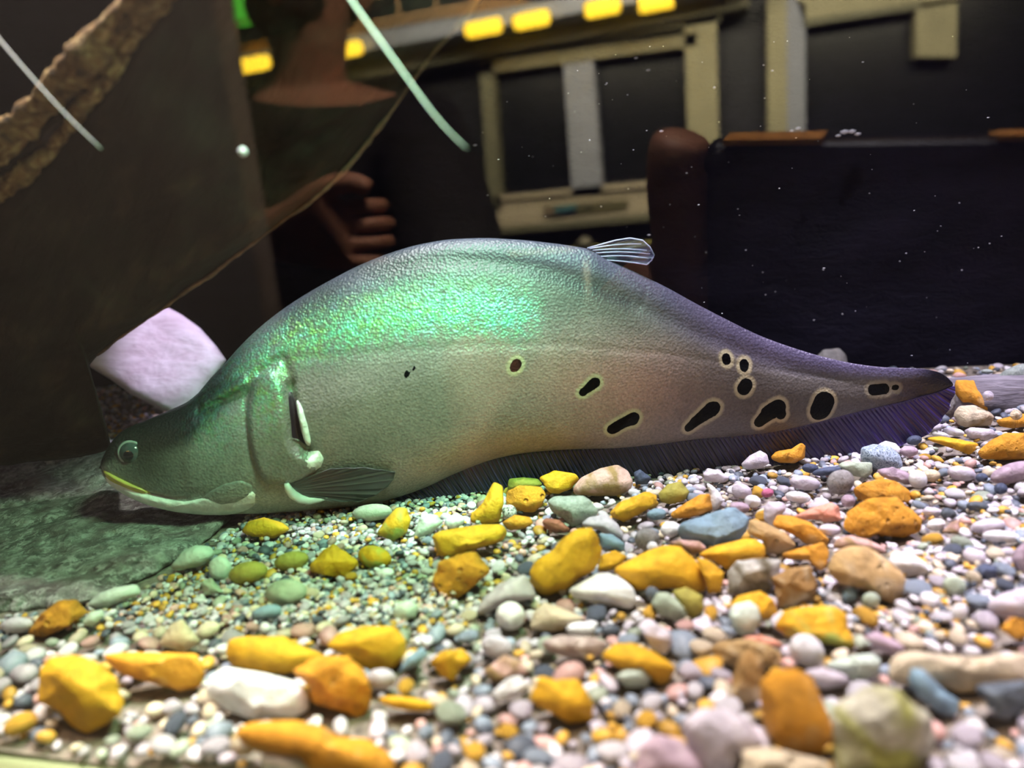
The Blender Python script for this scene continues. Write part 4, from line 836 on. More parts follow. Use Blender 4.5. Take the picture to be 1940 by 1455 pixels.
def blade(name, base, outer, mat, offs, parent, nu=120, nv=16, thick=0.0006, onsurf=False, wave=0.0):
    base, outer = np.array(base, float), np.array(outer, float)
    def res(l, n):
        d = np.r_[0, np.cumsum(np.hypot(*np.diff(l, axis=0).T))]; q = np.linspace(0, d[-1], n)
        return np.stack([np.interp(q, d, l[:, 0]), np.interp(q, d, l[:, 1])], 1)
    b, o_ = res(base, nu), res(outer, nu); V, U, W = [], [], []
    for side in (0, 1):
        for i in range(nu):
            for j in range(nv):
                f_ = j/(nv-1); p = b[i]*(1-f_)+o_[i]*f_
                k = offs[0]+(offs[1]-offs[0])*f_+wave*sin(i*0.55)*f_+(-thick if side else 0)
                V.append(surf(p[0], p[1], k) if onsurf else on_fish(p[0], p[1], k)); U.append(i/(nu-1)); W.append(f_)
    nn = nu*nv; f1 = grid_faces(nu, nv); f_ = f1+[tuple(nn+q for q in f[::-1]) for f in f1]
    rim = [i*nv for i in range(nu)]+[(nu-1)*nv+j for j in range(1, nv)]+[i*nv+nv-1 for i in range(nu-2, -1, -1)]+[j for j in range(nv-2, 0, -1)]
    for a_, b_ in zip(rim, rim[1:]+rim[:1]): f_.append((a_, a_+nn, b_+nn, b_))
    o = mesh_obj(name, np.array(V), f_, mat, parent); set_attr(o, 'finu', U); set_attr(o, 'finv', W)
    if parent == root_fish: fit(o)
    return o
blade('anal_fin', [(745, 940), (800, 922), (870, 890), (940, 866), (1000, 855), (1080, 849), (1160, 847), (1240, 840), (1330, 829), (1400, 824), (1450, 819), (1500, 810), (1550, 798), (1600, 785), (1650, 773), (1700, 762), (1740, 752), (1775, 742), (1800, 732)],
      [(760, 948), (840, 940), (920, 930), (1000, 925), (1080, 922), (1160, 920), (1260, 915), (1340, 908), (1420, 900), (1500, 890), (1570, 875), (1640, 855), (1700, 843), (1740, 832), (1765, 812), (1788, 785), (1800, 760), (1808, 732)],
      fin_mat('anal_fin_skin', (0.010, 0.009, 0.020), (0.13, 0.10, 0.34), 130, rough=0.32, purple=(0.030, 0.018, 0.10)), (0.0008, 0.0012), root_fish, nu=420, nv=14, thick=0.0012, wave=0.0006)
dfm = fin_mat('dorsal_fin_membrane', (0.10, 0.09, 0.24), (0.45, 0.42, 0.80), 7, alpha=0.30, ray_w=0.30, alpha_ray=0.95)
df = blade('dorsal_fin', [(1113, 470), (1124, 474), (1134, 484), (1142, 493)], [(1165, 455), (1192, 451), (1216, 455), (1230, 468), (1238, 483), (1235, 490), (1226, 500)], dfm, (0.0, 0.002), root_fish, nu=60, nv=20, thick=0.0004)
V_, f__ = tube_geo([on_fish(x, y, 0.001) for x, y in [(1112, 470), (1140, 462), (1166, 455), (1192, 451), (1216, 455), (1230, 468), (1238, 483), (1234, 492), (1224, 501), (1200, 497), (1170, 494), (1142, 492)]], [0.00028]*12, 6)
mesh_obj('fin_edge', V_, f__, plain('fin_edge_violet', (0.55, 0.50, 0.85), 0.35), df)
for k, (x1, y1, x2, y2) in enumerate([(1116, 471, 1214, 462), (1122, 474, 1224, 474), (1128, 479, 1230, 481), (1134, 486, 1228, 489)]):
    V_, f__ = tube_geo([on_fish(x1+(x2-x1)*q, y1+(y2-y1)*q-3*sin(pi*q), 0.0012) for q in np.linspace(0, 1, 8)], [0.00026]*8, 6)
    mesh_obj('fin_ray', V_, f__, bpy.data.materials['fin_edge_violet'], df)
pfm = fin_mat('pectoral_fin_skin', (0.060, 0.062, 0.066), (0.20, 0.21, 0.22), 12, alpha=0.94)
pf = blade('pectoral_fin', [(572, 886), (570, 896), (574, 906), (584, 914)], [(640, 856), (700, 856), (754, 868), (750, 884), (738, 900), (715, 917), (688, 930), (636, 926)], pfm, (0.0008, 0.0034), root_fish, nu=90, nv=26, thick=0.0007, onsurf=True, wave=0.0002)
V_, f__ = tube_geo([surf(x, y, 0.0016) for x, y in [(560, 886), (562, 898), (568, 910), (580, 921), (596, 926), (614, 924), (630, 921)]], [0.0009, 0.0015, 0.0018, 0.0019, 0.0017, 0.0013, 0.0006], 12)
mesh_obj('fin_base', V_, f__, PALEB, pf)
tag(root_fish, 'silvery humpbacked knifefish with ringed black spots resting on the gravel', 'fish')
# ------------------------------------------------------------------ stones that can be told apart
def ico(sub):
    bm = bmesh.new(); bmesh.ops.create_icosphere(bm, subdivisions=sub, radius=1.0)
    V = np.array([v.co[:] for v in bm.verts]); Fs = [tuple(v.index for v in f.verts) for f in bm.faces]; bm.free()
    return V, Fs
ICO4, ICO3, ICO2 = ico(5), ico(4), ico(2)
hero = []
def stone(poly, mkey, shape, label, seed):
    rs = np.random.default_rng(seed)
    c = centroid(poly); ylo = poly[:, 1].max(); w_ = np.ptp(poly[:, 0]); h_ = np.ptp(poly[:, 1])
    big = max(w_, h_) > 90
    V, Fs = ICO4 if big else ICO3
    V = V.copy()
    g = at_z(c[0], min(ylo-0.06*h_, 1700), 0.0 if label.find('log') < 0 or label.find('foot') >= 0 or label.find('leaning') >= 0 else 0.0105); d0 = depth_of(g)
    W = w_*d0/F; D = min(W*0.8, max(h_*d0/F*1.3, W*0.5))
    if shape == 's': D = W*0.5
    dc = d0+D*0.30
    if shape == 'a':
        for _ in range(16):
            n = rs.normal(size=3); n /= np.linalg.norm(n); o_ = rs.uniform(0.70, 0.90)
            k = V @ n-o_; V = np.where((k > 0)[:, None], V-n*k[:, None]*0.96, V)
    else:
        for _ in range(5):
            n = rs.normal(size=3); n /= np.linalg.norm(n); o_ = rs.uniform(0.78, 0.93)
            k = V @ n-o_; V = np.where((k > 0)[:, None], V-n*k[:, None]*0.6, V)
    # noise relief
    amp = 0.045 if shape == 'a' else 0.02
    if mkey in ('tan', 'cream', 'yellowp', 'patchy'): amp *= 1.7
    so = rs.uniform(0, 50, 3)
    V = np.array([p*(1+amp*noise.fractal(Vector(p*1.7+so), 1.0, 2.0, 5)) for p in V])
    th = np.arctan2(V[:, 1], V[:, 0]); rho = np.hypot(V[:, 0], V[:, 1])
    # measured silhouette of the raw solid, so that the finished stone keeps the outline
    q = np.linspace(-pi, pi, 73); sil = np.array([rho[np.abs((th-a+pi) % (2*pi)-pi) < 0.12].max() for a in q])
    rn = rho/np.interp(th, q, sil)
    pa, pr = polar(poly, c, 180, 3 if shape == 'a' else 6)
    r = np.interp(th, np.r_[pa, pi], np.r_[pr, pr[0]])*rn**0.9
    C = at_depth(c[0], c[1], dc); N = C-CAM; N /= np.linalg.norm(N)
    P = C+(R_[None]*(r*np.cos(th))[:, None]+U_[None]*(r*np.sin(th))[:, None])*dc/F+N[None]*(V[:, 2]*D/2)[:, None]
    o = mesh_obj('stone', P, Fs, M[mkey], origin=P.mean(0))
    tag(o, label, 'stone')
    hero.append((poly, dc, C, W, D))
    return o
for i, line in enumerate(STONES.strip().split('\n')):
    a, mkey, shape, label = line.split('|')
    if a.startswith('e '):
        cx_, cy_, w_, h_, an = map(float, a.split()[1:]); poly = ellipse_poly(cx_, cy_, w_, h_, an)
    else: poly = P2(a)
    stone(poly, mkey, shape, label, 100+i)

# ------------------------------------------------------------------ pebbles and gravel
PCOL = {  # colour name: (linear colour, share, material)
 'white': ((0.72, 0.70, 0.74), 0.24), 'lilac grey': ((0.58, 0.53, 0.60), 0.20), 'pale cream': ((0.72, 0.62, 0.46), 0.14), 'blue grey': ((0.30, 0.36, 0.44), 0.10),
 'dark slate': ((0.10, 0.12, 0.16), 0.09), 'ochre': ((0.70, 0.40, 0.05), 0.12), 'pinkish': ((0.66, 0.40, 0.36), 0.07), 'sage green': ((0.38, 0.44, 0.34), 0.05)}
names = list(PCOL); share = np.array([PCOL[n][1] for n in names]); share /= share.sum()
def project(P):
    q = P-CAM; z = q @ F_; return CX+F*(q @ R_)/z, CY-F*(q @ U_)/z, z
hmask = [(poly, dc, *poly.min(0)-14, *poly.max(0)+14) for poly, dc, *_ in hero]
def over_hero(px, py, z, m, lim):
    for poly, dc, x0, y0, x1, y1 in hmask:
        if x0 < px < x1 and y0 < py < y1 and z < dc+m and sdf(np.array(px), np.array(py), poly) < lim: return True
    return False
hx = np.array([h[2][0] for h in hero]); hy = np.array([h[2][1] for h in hero]); hw = np.array([0.42*h[3] for h in hero])
fish_a, fish_b = A0+(A1-A0)*(-0.28), A1
def blocked(x, y, r, framed=True):
    P = np.array([x, y, r*0.5]); px, py, z = project(P)
    if framed and (px < -60 or px > 2000 or py > 1560): return True
    if y < G+0.002+r*0.8: return True
    if np.any((hx-x)**2+(hy-y)**2 < (hw*0.8+r*0.5)**2): return True
    if over_hero(px, py, z, 0.004, r*F/z*0.35): return True
    # keep clear of the boulder and the log
    if sdf(np.array(px), np.array(py), bpoly) < 2 and px < 470: return True
    if px > 1690 and abs((np.array([x, y, 0])-LOG_A) @ LOG_N) < 0.011: return True
    return False
def fish_gap(x, y):
    t_ = (np.array([x, y, 0])-fish_a) @ FD/np.linalg.norm(fish_b-fish_a)
    return abs((np.array([x, y, 0])-A0) @ FN) if -0.02 < t_ < 1.02 else 1.0
# (a) individual pebbles, copies of a few worn shapes
protos = {}
for n in names:
    m_ = stone_mat(n.replace(' ', '_')+'_pebble', PCOL[n][0], mul(PCOL[n][0], 0.75), 0.6, scale=260)
    L = []
    for k in range(3):
        rs = np.random.default_rng(hash(n) % 1000+k if False else names.index(n)*10+k)
        V = ICO3[0].copy() if k == 0 else ico(3)[0]; Fs = ICO3[1] if k == 0 else ico(3)[1]
        for _ in range(6):
            nn_ = rs.normal(size=3); nn_ /= np.linalg.norm(nn_); o_ = rs.uniform(0.72, 0.92); kk = V @ nn_-o_
            V = np.where((kk > 0)[:, None], V-nn_*kk[:, None]*0.75, V)
        so = rs.uniform(0, 40, 3)
        V = np.array([p*(1+0.06*noise.fractal(Vector(p*1.2+so), 1.0, 2.0, 4)) for p in V])*np.array([1, rs.uniform(0.65, 0.9), rs.uniform(0.45, 0.7)])
        me = bpy.data.meshes.new('pebble'); me.from_pydata(V.tolist(), [], Fs); me.update()
        me.polygons.foreach_set('use_smooth', [True]*len(me.polygons)); me.materials.append(m_); L.append(me)
    protos[n] = L
placed = []
tries = 0
cells = {}
def near(x, y, r, k=0.95):
    i, j = int(x/0.012), int(y/0.012)
    for a_ in (-1, 0, 1):
        for b_ in (-1, 0, 1):
            for (u, v_, q) in cells.get((i+a_, j+b_), ()):
                if (u-x)**2+(v_-y)**2 < ((q+r)*k)**2: return True
    return False
def put(x, y, r): cells.setdefault((int(x/0.012), int(y/0.012)), []).append((x, y, r))
def sample_xy():
    """a spot on the gravel, evenly spread over what the frame shows"""
    px, py = rng.uniform(-40, 1980), rng.uniform(690, 1540)
    P = at_z(px, py, 0.0); return P[0], P[1]
NIND = 300
while len(placed) < NIND and tries < 20000:
    tries += 1
    x, y = sample_xy()
    if y > 0.48: continue
    px, py, z = project(np.array([x, y, 0]))
    green = px < 880 and py < 1190
    r = rng.uniform(0.0026, 0.0040) if not green else rng.uniform(0.0016, 0.0025)
    if near(x, y, r, 1.0) or fish_gap(x, y) < 0.020 or blocked(x, y, r*1.1): continue
    put(x, y, r); n = names[rng.choice(len(names), p=share)]
    me = protos[n][int(rng.integers(3))]; o = bpy.data.objects.new('pebble', me); COL.objects.link(o)
    o.scale = (r, r, r); o.location = (x, y, bed_z(x, y)+0.0030+r*0.35)
    o.rotation_euler = (rng.uniform(-0.35, 0.35), rng.uniform(-0.35, 0.35), rng.uniform(0, 6.28))
    zone = 'in the green shade at the left' if green else ('at the right, behind the mid-gravel stones' if py < 1100 and px > 1100 else ('in the lit foreground' if py >= 1100 else 'before the fish belly'))
    tag(o, 'small %s pebble lying loose %s' % (n, zone), 'pebble', '%s pebbles %s' % (n, zone))
    placed.append(o)
# (b) the uncountable rest
V2, F2 = ICO2; F2 = np.array(F2); NV = len(V2)
allv, allf, allc = [], [], []
cnt = 0
rs = np.random.default_rng(11)
PC = np.array([PCOL[n][0] for n in names])
shapes = []
for k in range(14):
    V = V2.copy()
    for _ in range(5):
        nn_ = rs.normal(size=3); nn_ /= np.linalg.norm(nn_); kk = V @ nn_-rs.uniform(0.65, 0.9); V = np.where((kk > 0)[:, None], V-nn_*kk[:, None]*0.7, V)
    shapes.append(V*np.array([1, rs.uniform(0.6, 0.95), rs.uniform(0.45, 0.75)]))
def add_pebble(x, y, z, r, col):
    a, b, c_ = rs.uniform(-0.5, 0.5), rs.uniform(-0.5, 0.5), rs.uniform(0, 6.28)
    Rm = np.array(Matrix.Rotation(c_, 3, 'Z') @ Matrix.Rotation(a, 3, 'X') @ Matrix.Rotation(b, 3, 'Y'))
    allv.append((shapes[rs.integers(14)]*r) @ Rm.T+np.array([x, y, z])); allf.append(F2+cnt*NV); allc.append(np.tile(col, (NV, 1)))
N_STUFF = 24500
tries = 0
while cnt < N_STUFF and tries < 140000:
    tries += 1
    u = rs.uniform()
    px, py = (rs.uniform(-60, 2000) if rs.uniform() < 0.66 else rs.choice([rs.uniform(-520, -60), rs.uniform(2000, 2520)])), (rs.uniform(640, 1560) if u < 0.55 else rs.uniform(640, 1180))
    P = at_z(px, py, 0.0); x, y = P[0], P[1]
    if y > 0.485 or (P-CAM) @ F_ < 0 or abs(x) > 0.75 or y < G+0.003: continue
    r = float(np.clip(rs.lognormal(math.log(0.0029 if py > 1190 else 0.0022), 0.34), 0.0009, 0.0046))
    if px < 880 and py < 1190: r *= 0.62
    if inside(np.array(px), np.array(py), bpoly): continue
    if r > 0.0015:
        if near(x, y, r, 0.68): continue
        if blocked(x, y, r, False): continue
        put(x, y, r)
    else:
        if over_hero(px, py, depth_of(P), -0.003, 3): continue
    col = PC[rs.choice(len(names), p=share)]*rs.uniform(0.55, 1.05)
    z = bed_z(x, y)+rs.uniform(0.0008, 0.0036)+r*0.2
    if fish_gap(x, y) < 0.016 and px > 160: z = min(z, -0.0016-r*0.6)
    add_pebble(x, y, z, r, np.clip(col, 0, 0.9)); cnt += 1
allv = np.concatenate(allv); allf = np.concatenate(allf); allc = np.concatenate(allc)
me = bpy.data.meshes.new('gravel'); me.vertices.add(len(allv)); me.vertices.foreach_set('co', allv.astype(np.float32).ravel())
me.loops.add(allf.size); me.loops.foreach_set('vertex_index', allf.astype(np.int32).ravel()); me.polygons.add(len(allf))
me.polygons.foreach_set('loop_start', np.arange(0, allf.size, 3, dtype=np.int32)); me.update(calc_edges=True)
me.polygons.foreach_set('use_smooth', [True]*len(me.polygons))
t = NT('mixed_gravel'); v = t.coord()
t.l(t.mix(1.0, t.attr('tone').outputs['Color'], t.ramp(t.noise(v, 500, 4, 0.6), [(0.3, (0.8, 0.8, 0.8)), (0.7, (1.15, 1.15, 1.15))]), 'MULTIPLY'), t.b.inputs['Base Color'])
t.set(Roughness=0.55); t.bump(t.noise(v, 1200, 3), 0.3, 0.0005)
me.materials.append(t.m); o = bpy.data.objects.new('gravel', me); COL.objects.link(o); set_attr(o, 'tone', allc, 'COLOR')
tag(o, 'fine mixed aquarium gravel covering the tank floor', 'gravel', kind='stuff')

# specks drifting in the water
vs_, fs_ = [], []; S, SF = ico(1); k = 0
for _ in range(150):
    px, py, d = rs.uniform(900, 1930), rs.uniform(60, 690), rs.uniform(0.36, 0.46)
    P = at_depth(px, py, d)
    if P[1] > 0.47 or P[2] < 0.02: continue
    r = rs.uniform(0.00012, 0.00034)*(2.2 if rs.uniform() < 0.06 else 1); vs_.append(S*r*np.array([rs.uniform(0.7, 2.2), 1, rs.uniform(0.6, 1)])+P); fs_ += [tuple(i+k*len(S) for i in f) for f in SF]; k += 1
for px, py, s in [(1600, 250, 1.7), (1614, 249, 1.5), (1625, 254, 1.2), (1588, 257, 1.0), (1512, 243, 1.0), (1500, 248, 0.8), (900, 275, 0.7), (1205, 110, 0.7), (1228, 133, 0.8)]:
    vs_.append(S*0.0011*s*np.array([1.6, 1, 0.7])+at_depth(px, py, 0.44)); fs_ += [tuple(i+k*len(S) for i in f) for f in SF]; k += 1
vs_.append(S*0.0011+at_depth(460, 287, 0.185)); fs_ += [tuple(i+k*len(S) for i in f) for f in SF]
o = mesh_obj('drifting_specks', np.concatenate(vs_), fs_, plain('white_speck', (0.72, 0.74, 0.85), 0.5))
tag(o, 'white specks of debris drifting in the water', 'debris', kind='stuff')
# ------------------------------------------------------------------ the hall in front of the tank (seen mirrored in the pane)
YV = 3.9                                   # distance at which the pane mirrors the opposite wall
OLIVE = plain('olive_tan_paint', (0.46, 0.42, 0.27), 0.6, var=0.12, scale=6)
OLIVED = plain('dark_olive_paint', (0.22, 0.21, 0.14), 0.6, var=0.12, scale=6)
TANP = plain('pale_tan_paint', (0.66, 0.56, 0.42), 0.5, var=0.08, scale=5)
GREYP = plain('grey_concrete', (0.40, 0.42, 0.52), 0.7, var=0.12, scale=8)
BLACKG = plain('dark_exhibit_glass', (0.006, 0.007, 0.012), 0.3, var=0.2)
TILE = plain('dark_navy_tiles', (0.012, 0.013, 0.022), 0.5, var=0.2)
def prism(name, quad, yv, thick, mat, parent=None):
    q = np.array([room(px, py, yv) for px, py in quad]); b = q.copy(); b[:, 1] -= thick
    f_ = [(0, 1, 2, 3), (7, 6, 5, 4)]+[(i, i+4, (i+1) % 4+4, (i+1) % 4) for i in range(4)]
    return mesh_obj(name, np.r_[q, b], f_, mat, parent, smooth=False)
def grp(name, loc, label, cat, group=None):
    e_ = empty(name, loc); tag(e_, label, cat, group); return e_
def adopt(o, root): o.parent = root; o.location = -Vector(root.location); return o
ROOT_Z = -1.12
y_wall = 2*G-YV-0.14
t = NT('hall_wall_tiles'); v = t.coord(); br = t.n('ShaderNodeTexBrick', i_Scale=6.0); t.l(v, br.inputs['Vector'])
mp = t.n('ShaderNodeMapping'); mp.inputs['Rotation'].default_value = (radians(90), 0, 0); t.l(v, mp.inputs[0]); t.l(mp.outputs[0], br.inputs['Vector'])
br.offset = 0.0; br.inputs['Color1'].default_value = (0.010, 0.011, 0.020, 1); br.inputs['Color2'].default_value = (0.013, 0.014, 0.024, 1); br.inputs['Mortar'].default_value = (0.03, 0.03, 0.045, 1); br.inputs['Mortar Size'].default_value = 0.012
t.l(br.outputs['Color'], t.b.inputs['Base Color']); t.set(Roughness=0.5)
gv, gf = box_geo((0, y_wall-0.05, 0.9), (9, 0.1, 4.04)); tag(mesh_obj('wall_front', gv, gf, t.m, smooth=False), kind='structure')
gv, gf = box_geo((0, -1.75, ROOT_Z-0.05), (9, 4.5, 0.1)); tag(mesh_obj('floor_hall', gv, gf, plain('dark_hall_floor', (0.02, 0.02, 0.025), 0.4, scale=3), smooth=False), kind='structure')
gv, gf = box_geo((0.05, 0.31, -0.58), (1.75, 0.40, 1.08)); tag(mesh_obj('trim_2', gv, gf, plain('tank_plinth', (0.02, 0.02, 0.025), 0.5, scale=5), smooth=False), kind='structure')
# grey-brown column at the left whose edge crosses the driftwood
def column_x(yv): return mirror(at_y(440, 0, yv))[0]
cx1 = column_x(0.65); gv, gf = box_geo((cx1-0.45, 2*G-0.62-0.015, 0.85), (0.9, 0.03, 3.94))
tag(mesh_obj('trim_3', gv, gf, plain('grey_brown_column', (0.30, 0.26, 0.23), 0.8, var=0.12, scale=4), smooth=False), kind='structure')

fr = grp('display_window', room(1100, 430, YV), 'olive framed display window of the opposite wall, mirrored in the glass above the fish', 'window')
for nm, quad, th_, mt in [
    ('glass_pane', [(905, 140), (1330, 70), (1300, 360), (935, 392)], 0.02, BLACKG),
    ('top_rail', [(905, 78), (1365, 6), (1365, 40), (907, 112)], 0.10, OLIVED),
    ('top_rail', [(907, 118), (1320, 62), (1318, 86), (909, 140)], 0.12, OLIVE),
    ('post', [(906, 96), (932, 92), (950, 400), (926, 404)], 0.09, OLIVED),
    ('post', [(1067, 122), (1124, 114), (1141, 362), (1084, 368)], 0.10, GREYP),
    ('post', [(1296, 20), (1357, 10), (1363, 300), (1304, 310)], 0.14, OLIVE),
    ('sill', [(936, 372), (1305, 334), (1305, 358), (938, 392)], 0.13, TANP),
    ('sill', [(938, 380), (1305, 347), (1305, 354), (938, 388)], 0.15, OLIVED),
    ('sill', [(940, 393), (1308, 361), (1308, 398), (942, 432)], 0.14, TANP),
    ('sill', [(942, 431), (1308, 397), (1308, 410), (943, 443)], 0.13, OLIVED)]:
    adopt(prism(nm, quad, YV if nm != 'glass_pane' else YV+0.1, th_ if nm != 'glass_pane' else 0.02, mt), fr)
# the sign plate on the sill
sg = adopt(prism('sign_plate', [(1030, 391), (1190, 377), (1188, 397), (1032, 412)], YV-0.012, 0.012, plain('sign_plate_dark', (0.17, 0.15, 0.08), 0.5, var=0.15)), fr)
for q_, c_ in [([(1033, 396), (1052, 391), (1050, 404), (1034, 408)], (0.30, 0.22, 0.16)), ([(1050, 392), (1092, 387), (1090, 395), (1050, 400)], (0.10, 0.30, 0.34)), ([(1056, 401), (1094, 396), (1092, 401), (1056, 406)], (0.02, 0.05, 0.12)), ([(1104, 388), (1124, 386), (1124, 391), (1104, 393)], (0.16, 0.16, 0.12))]:
    o = prism('picture', q_, YV-0.028, 0.004, plain('sign_picture', c_, 0.5)); o.parent = sg; o.location = (0, 0, 0)
fr2 = grp('display_window', room(1650, 300, YV), 'second olive display window at the upper right, mirrored in the glass', 'window')
for nm, quad, th_, mt in [
    ('top_rail', [(1505, -12), (1830, -40), (1830, -6), (1522, 36)], 0.13, OLIVE),
    ('top_rail', [(1520, 38), (1745, 4), (1745, 16), (1522, 50)], 0.10, OLIVED),
    ('post', [(1453, -10), (1490, -14), (1492, 330), (1456, 334)], 0.12, OLIVE),
    ('post', [(1490, -14), (1526, 10), (1526, 330), (1492, 330)], 0.07, GREYP),
    ('post', [(1736, 18), (1814, 4), (1812, 108), (1736, 108)], 0.10, OLIVE),
    ('glass_pane', [(1526, 40), (1960, -20), (1960, 420), (1526, 440)], 0.02, BLACKG)]:
    adopt(prism(nm, quad, YV if nm != 'glass_pane' else YV+0.1, th_, mt), fr2)
# ledge with guard rail, lamps under it
gv = prism('trim_4', [(380, 118), (1420, -66), (1420, -34), (380, 152)], YV-0.25, 0.35, GREYP); tag(gv, kind='structure')
gv = prism('trim_5', [(380, 152), (1420, -34), (1420, 12), (380, 205)], YV-0.05, 0.2, OLIVED); tag(gv, kind='structure')
ORP = plain('orange_rail', (0.75, 0.46, 0.24), 0.5, var=0.1)  # plain orange base colour for the rail
rl = grp('guard_rail', room(800, 20, YV-0.25), 'thin orange guard rail on the ledge, top of the picture, mirrored', 'railing')
def bar(name, a, b, r, yv, mat):
    V, f_ = tube_geo([room(a[0], a[1], yv), room(b[0], b[1], yv)], [r, r], 8); return mesh_obj(name, V, f_, mat)
for a, b in [((380, 100), (1000, -12)), ((380, 112), (1000, 0)), ((380, 55), (1000, -60))]: adopt(bar('rail', a, b, 0.006, YV-0.25, ORP), rl)
for x in (448, 540, 612, 684, 755, 826, 900): adopt(bar('post', (x, 88-(x-448)*0.18), (x-2, 40-(x-448)*0.18), 0.006, YV-0.25, ORP), rl)
YLAMP = plain('yellow_lamp_glow', (0.9, 0.6, 0.05), 0.5, emit=(1.0, 0.62, 0.03), es=17)
LH = plain('lamp_cap', (0.5, 0.35, 0.08), 0.4)
for (x, y), lb in zip([(476, 123), (650, 96), (916, 53), (1007, 38), (1142, 15), (1243, 5)],
        ['yellow tube lamp mirrored left of the dark head', 'yellow tube lamp mirrored at the edge of the dark collar', 'yellow tube lamp, left one of a pair mirrored above the window', 'yellow tube lamp, right one of a pair mirrored above the window', 'yellow tube lamp mirrored above the window\'s right post', 'rightmost yellow tube lamp mirrored at the top edge']):
    e_ = grp('lamp', room(x, y, YV-0.30), lb, 'lamp', 'yellow tube lamps under the ledge')
    V, f_ = tube_geo([room(x-33, y+6, YV-0.30), room(x-26, y+5, YV-0.30), room(x+26, y-5, YV-0.30), room(x+33, y-6, YV-0.30)], [0.028, 0.033, 0.033, 0.028], 16)
    adopt(mesh_obj('tube', V, f_, YLAMP), e_)
    V, f_ = tube_geo([room(x-36, y+6.5, YV-0.30), room(x-32, y+6, YV-0.30)], [0.030, 0.031], 16); adopt(mesh_obj('cap', V, f_, LH), e_)
e_ = prism('green_lamp', [(438, -40), (486, -48), (490, 40), (446, 48)], YV-0.1, 0.05, plain('green_lamp_glow', (0.1, 0.6, 0.1), 0.5, emit=(0.10, 0.62, 0.04), es=5))
o = mesh_obj('green_lamp', [v_.co[:] for v_ in e_.data.vertices], [tuple(p.vertices) for p in e_.data.polygons], e_.data.materials[0], smooth=False, origin=room(465, 5, YV-0.1)); bpy.data.objects.remove(e_)
tag(o, 'bright green lit panel mirrored beside the dark head, top edge', 'lamp')
# cord barrier in front of the window
br_ = grp('cord_barrier', np.array([*room(1108, 470, 3.0)[:2], ROOT_Z]), 'yellow cord barrier with knobbed posts mirrored just above the fish\'s back', 'barrier')
CORD = plain('yellow_cord', (0.62, 0.56, 0.16), 0.6); KN = plain('steel_knob', (0.30, 0.28, 0.22), 0.35, metal=0.6)
for x, y in ((700, 500), (1108, 470), (1312, 453), (1700, 425)):
    P = room(x, y, 3.0); V, f_ = tube_geo([(P[0], P[1], ROOT_Z), (P[0], P[1], P[2]-0.02)], [0.014, 0.014], 12); po = adopt(mesh_obj('post', V, f_, KN), br_)
    S_, SF_ = ico(3); k_ = mesh_obj('knob', S_*0.032+P+np.array([0, 0, 0.012]), SF_, KN); k_.parent = po
for a, b in (((700, 502), (1108, 472)), ((1108, 472), (1312, 456)), ((1312, 456), (1700, 428))): adopt(bar('cord', a, b, 0.009, 3.0, CORD), br_)

# ------------------------------------------------------------------ the person holding the phone
PHB = plain('black_phone_case', (0.010, 0.010, 0.014), 0.35, var=0.1); PHGLINT = plain('orange_edge_glint', (0.80, 0.36, 0.08), 0.5, var=0.1)  # orange stands for a lamp's glint on the phone edge
def camf(r, u, f): return CAM+R_*r+U_*u+F_*f
def cbox(r0, r1, u0, u1, f0, f1):
    V = [camf(r, u, f) for r in (r0, r1) for u in (u0, u1) for f in (f0, f1)]
    return np.array(V), [(0, 1, 3, 2), (4, 6, 7, 5), (0, 4, 5, 1), (2, 3, 7, 6), (0, 2, 6, 4), (1, 5, 7, 3)]
ph = grp('phone', camf(0.07, -0.03, -0.012), 'black phone with a short orange glint on its edge held up to the glass, mirrored at the right', 'phone')
adopt(bevel(mesh_obj('phone_body', *cbox(-0.004, 0.158, -0.070, 0.006, -0.015, -0.006), PHB, smooth=False), 0.003, 3), ph)
adopt(mesh_obj('rim', *cbox(0.002, 0.030, 0.0055, 0.0072, -0.014, -0.0045), PHGLINT, smooth=False), ph)  # edge glint made as a short orange strip
for r0, r1 in ((0.072, 0.080), (0.100, 0.110)): adopt(mesh_obj('glint_spot', *cbox(r0, r1, 0.0055, 0.0070, -0.012, -0.006), PHGLINT, smooth=False), ph)  # smaller spots of the same glint, shaped as blocks
V, f_ = tube_geo([camf(0, 0, -0.0065), camf(0, 0, -0.0045)], [0.004, 0.004], 20); adopt(mesh_obj('lens_ring', V, f_, plain('lens_ring_black', (0.02, 0.02, 0.02), 0.2)), ph)

SKINH = plain('warm_skin', (0.50, 0.24, 0.15), 0.5, var=0.12, scale=60); SHIRT = plain('black_shirt', (0.010, 0.010, 0.012), 0.85, var=0.3, scale=20, bump=0.4)
HAIR = plain('dark_hair', (0.008, 0.007, 0.006), 0.7, var=0.4, scale=120, bump=0.5); TROU = plain('dark_trousers', (0.012, 0.013, 0.02), 0.9)
def skinned(name, pts, edges, rad, mat, root=0, sub=2, parent=None):
    me = bpy.data.meshes.new(name); me.from_pydata([tuple(p) for p in pts], edges, []); me.update()
    o = bpy.data.objects.new(name, me); link(o, parent); me.materials.append(mat)
    o.modifiers.new('skin', 'SKIN').use_smooth_shade = True
    for i, r in enumerate(rad):
        sv = me.skin_vertices[0].data[i]; sv.radius = (r, r) if not isinstance(r, tuple) else r; sv.use_root = (i == root)
    s_ = o.modifiers.new('sub', 'SUBSURF'); s_.levels = sub; s_.render_levels = sub
    return o
pp = lambda px, py, yv: Vector(room(px, py, yv))
pelvis = pp(605, 930, 1.21); chest = pp(605, 420, 1.19); upch = pp(602, 252, 1.17)
nk0, nk1, skull, crown = pp(588, 158, 1.15), pp(584, 98, 1.135), pp(582, 0, 1.13), pp(582, -90, 1.14)
shR, shL = pp(800, 262, 1.14), pp(440, 270, 1.14)
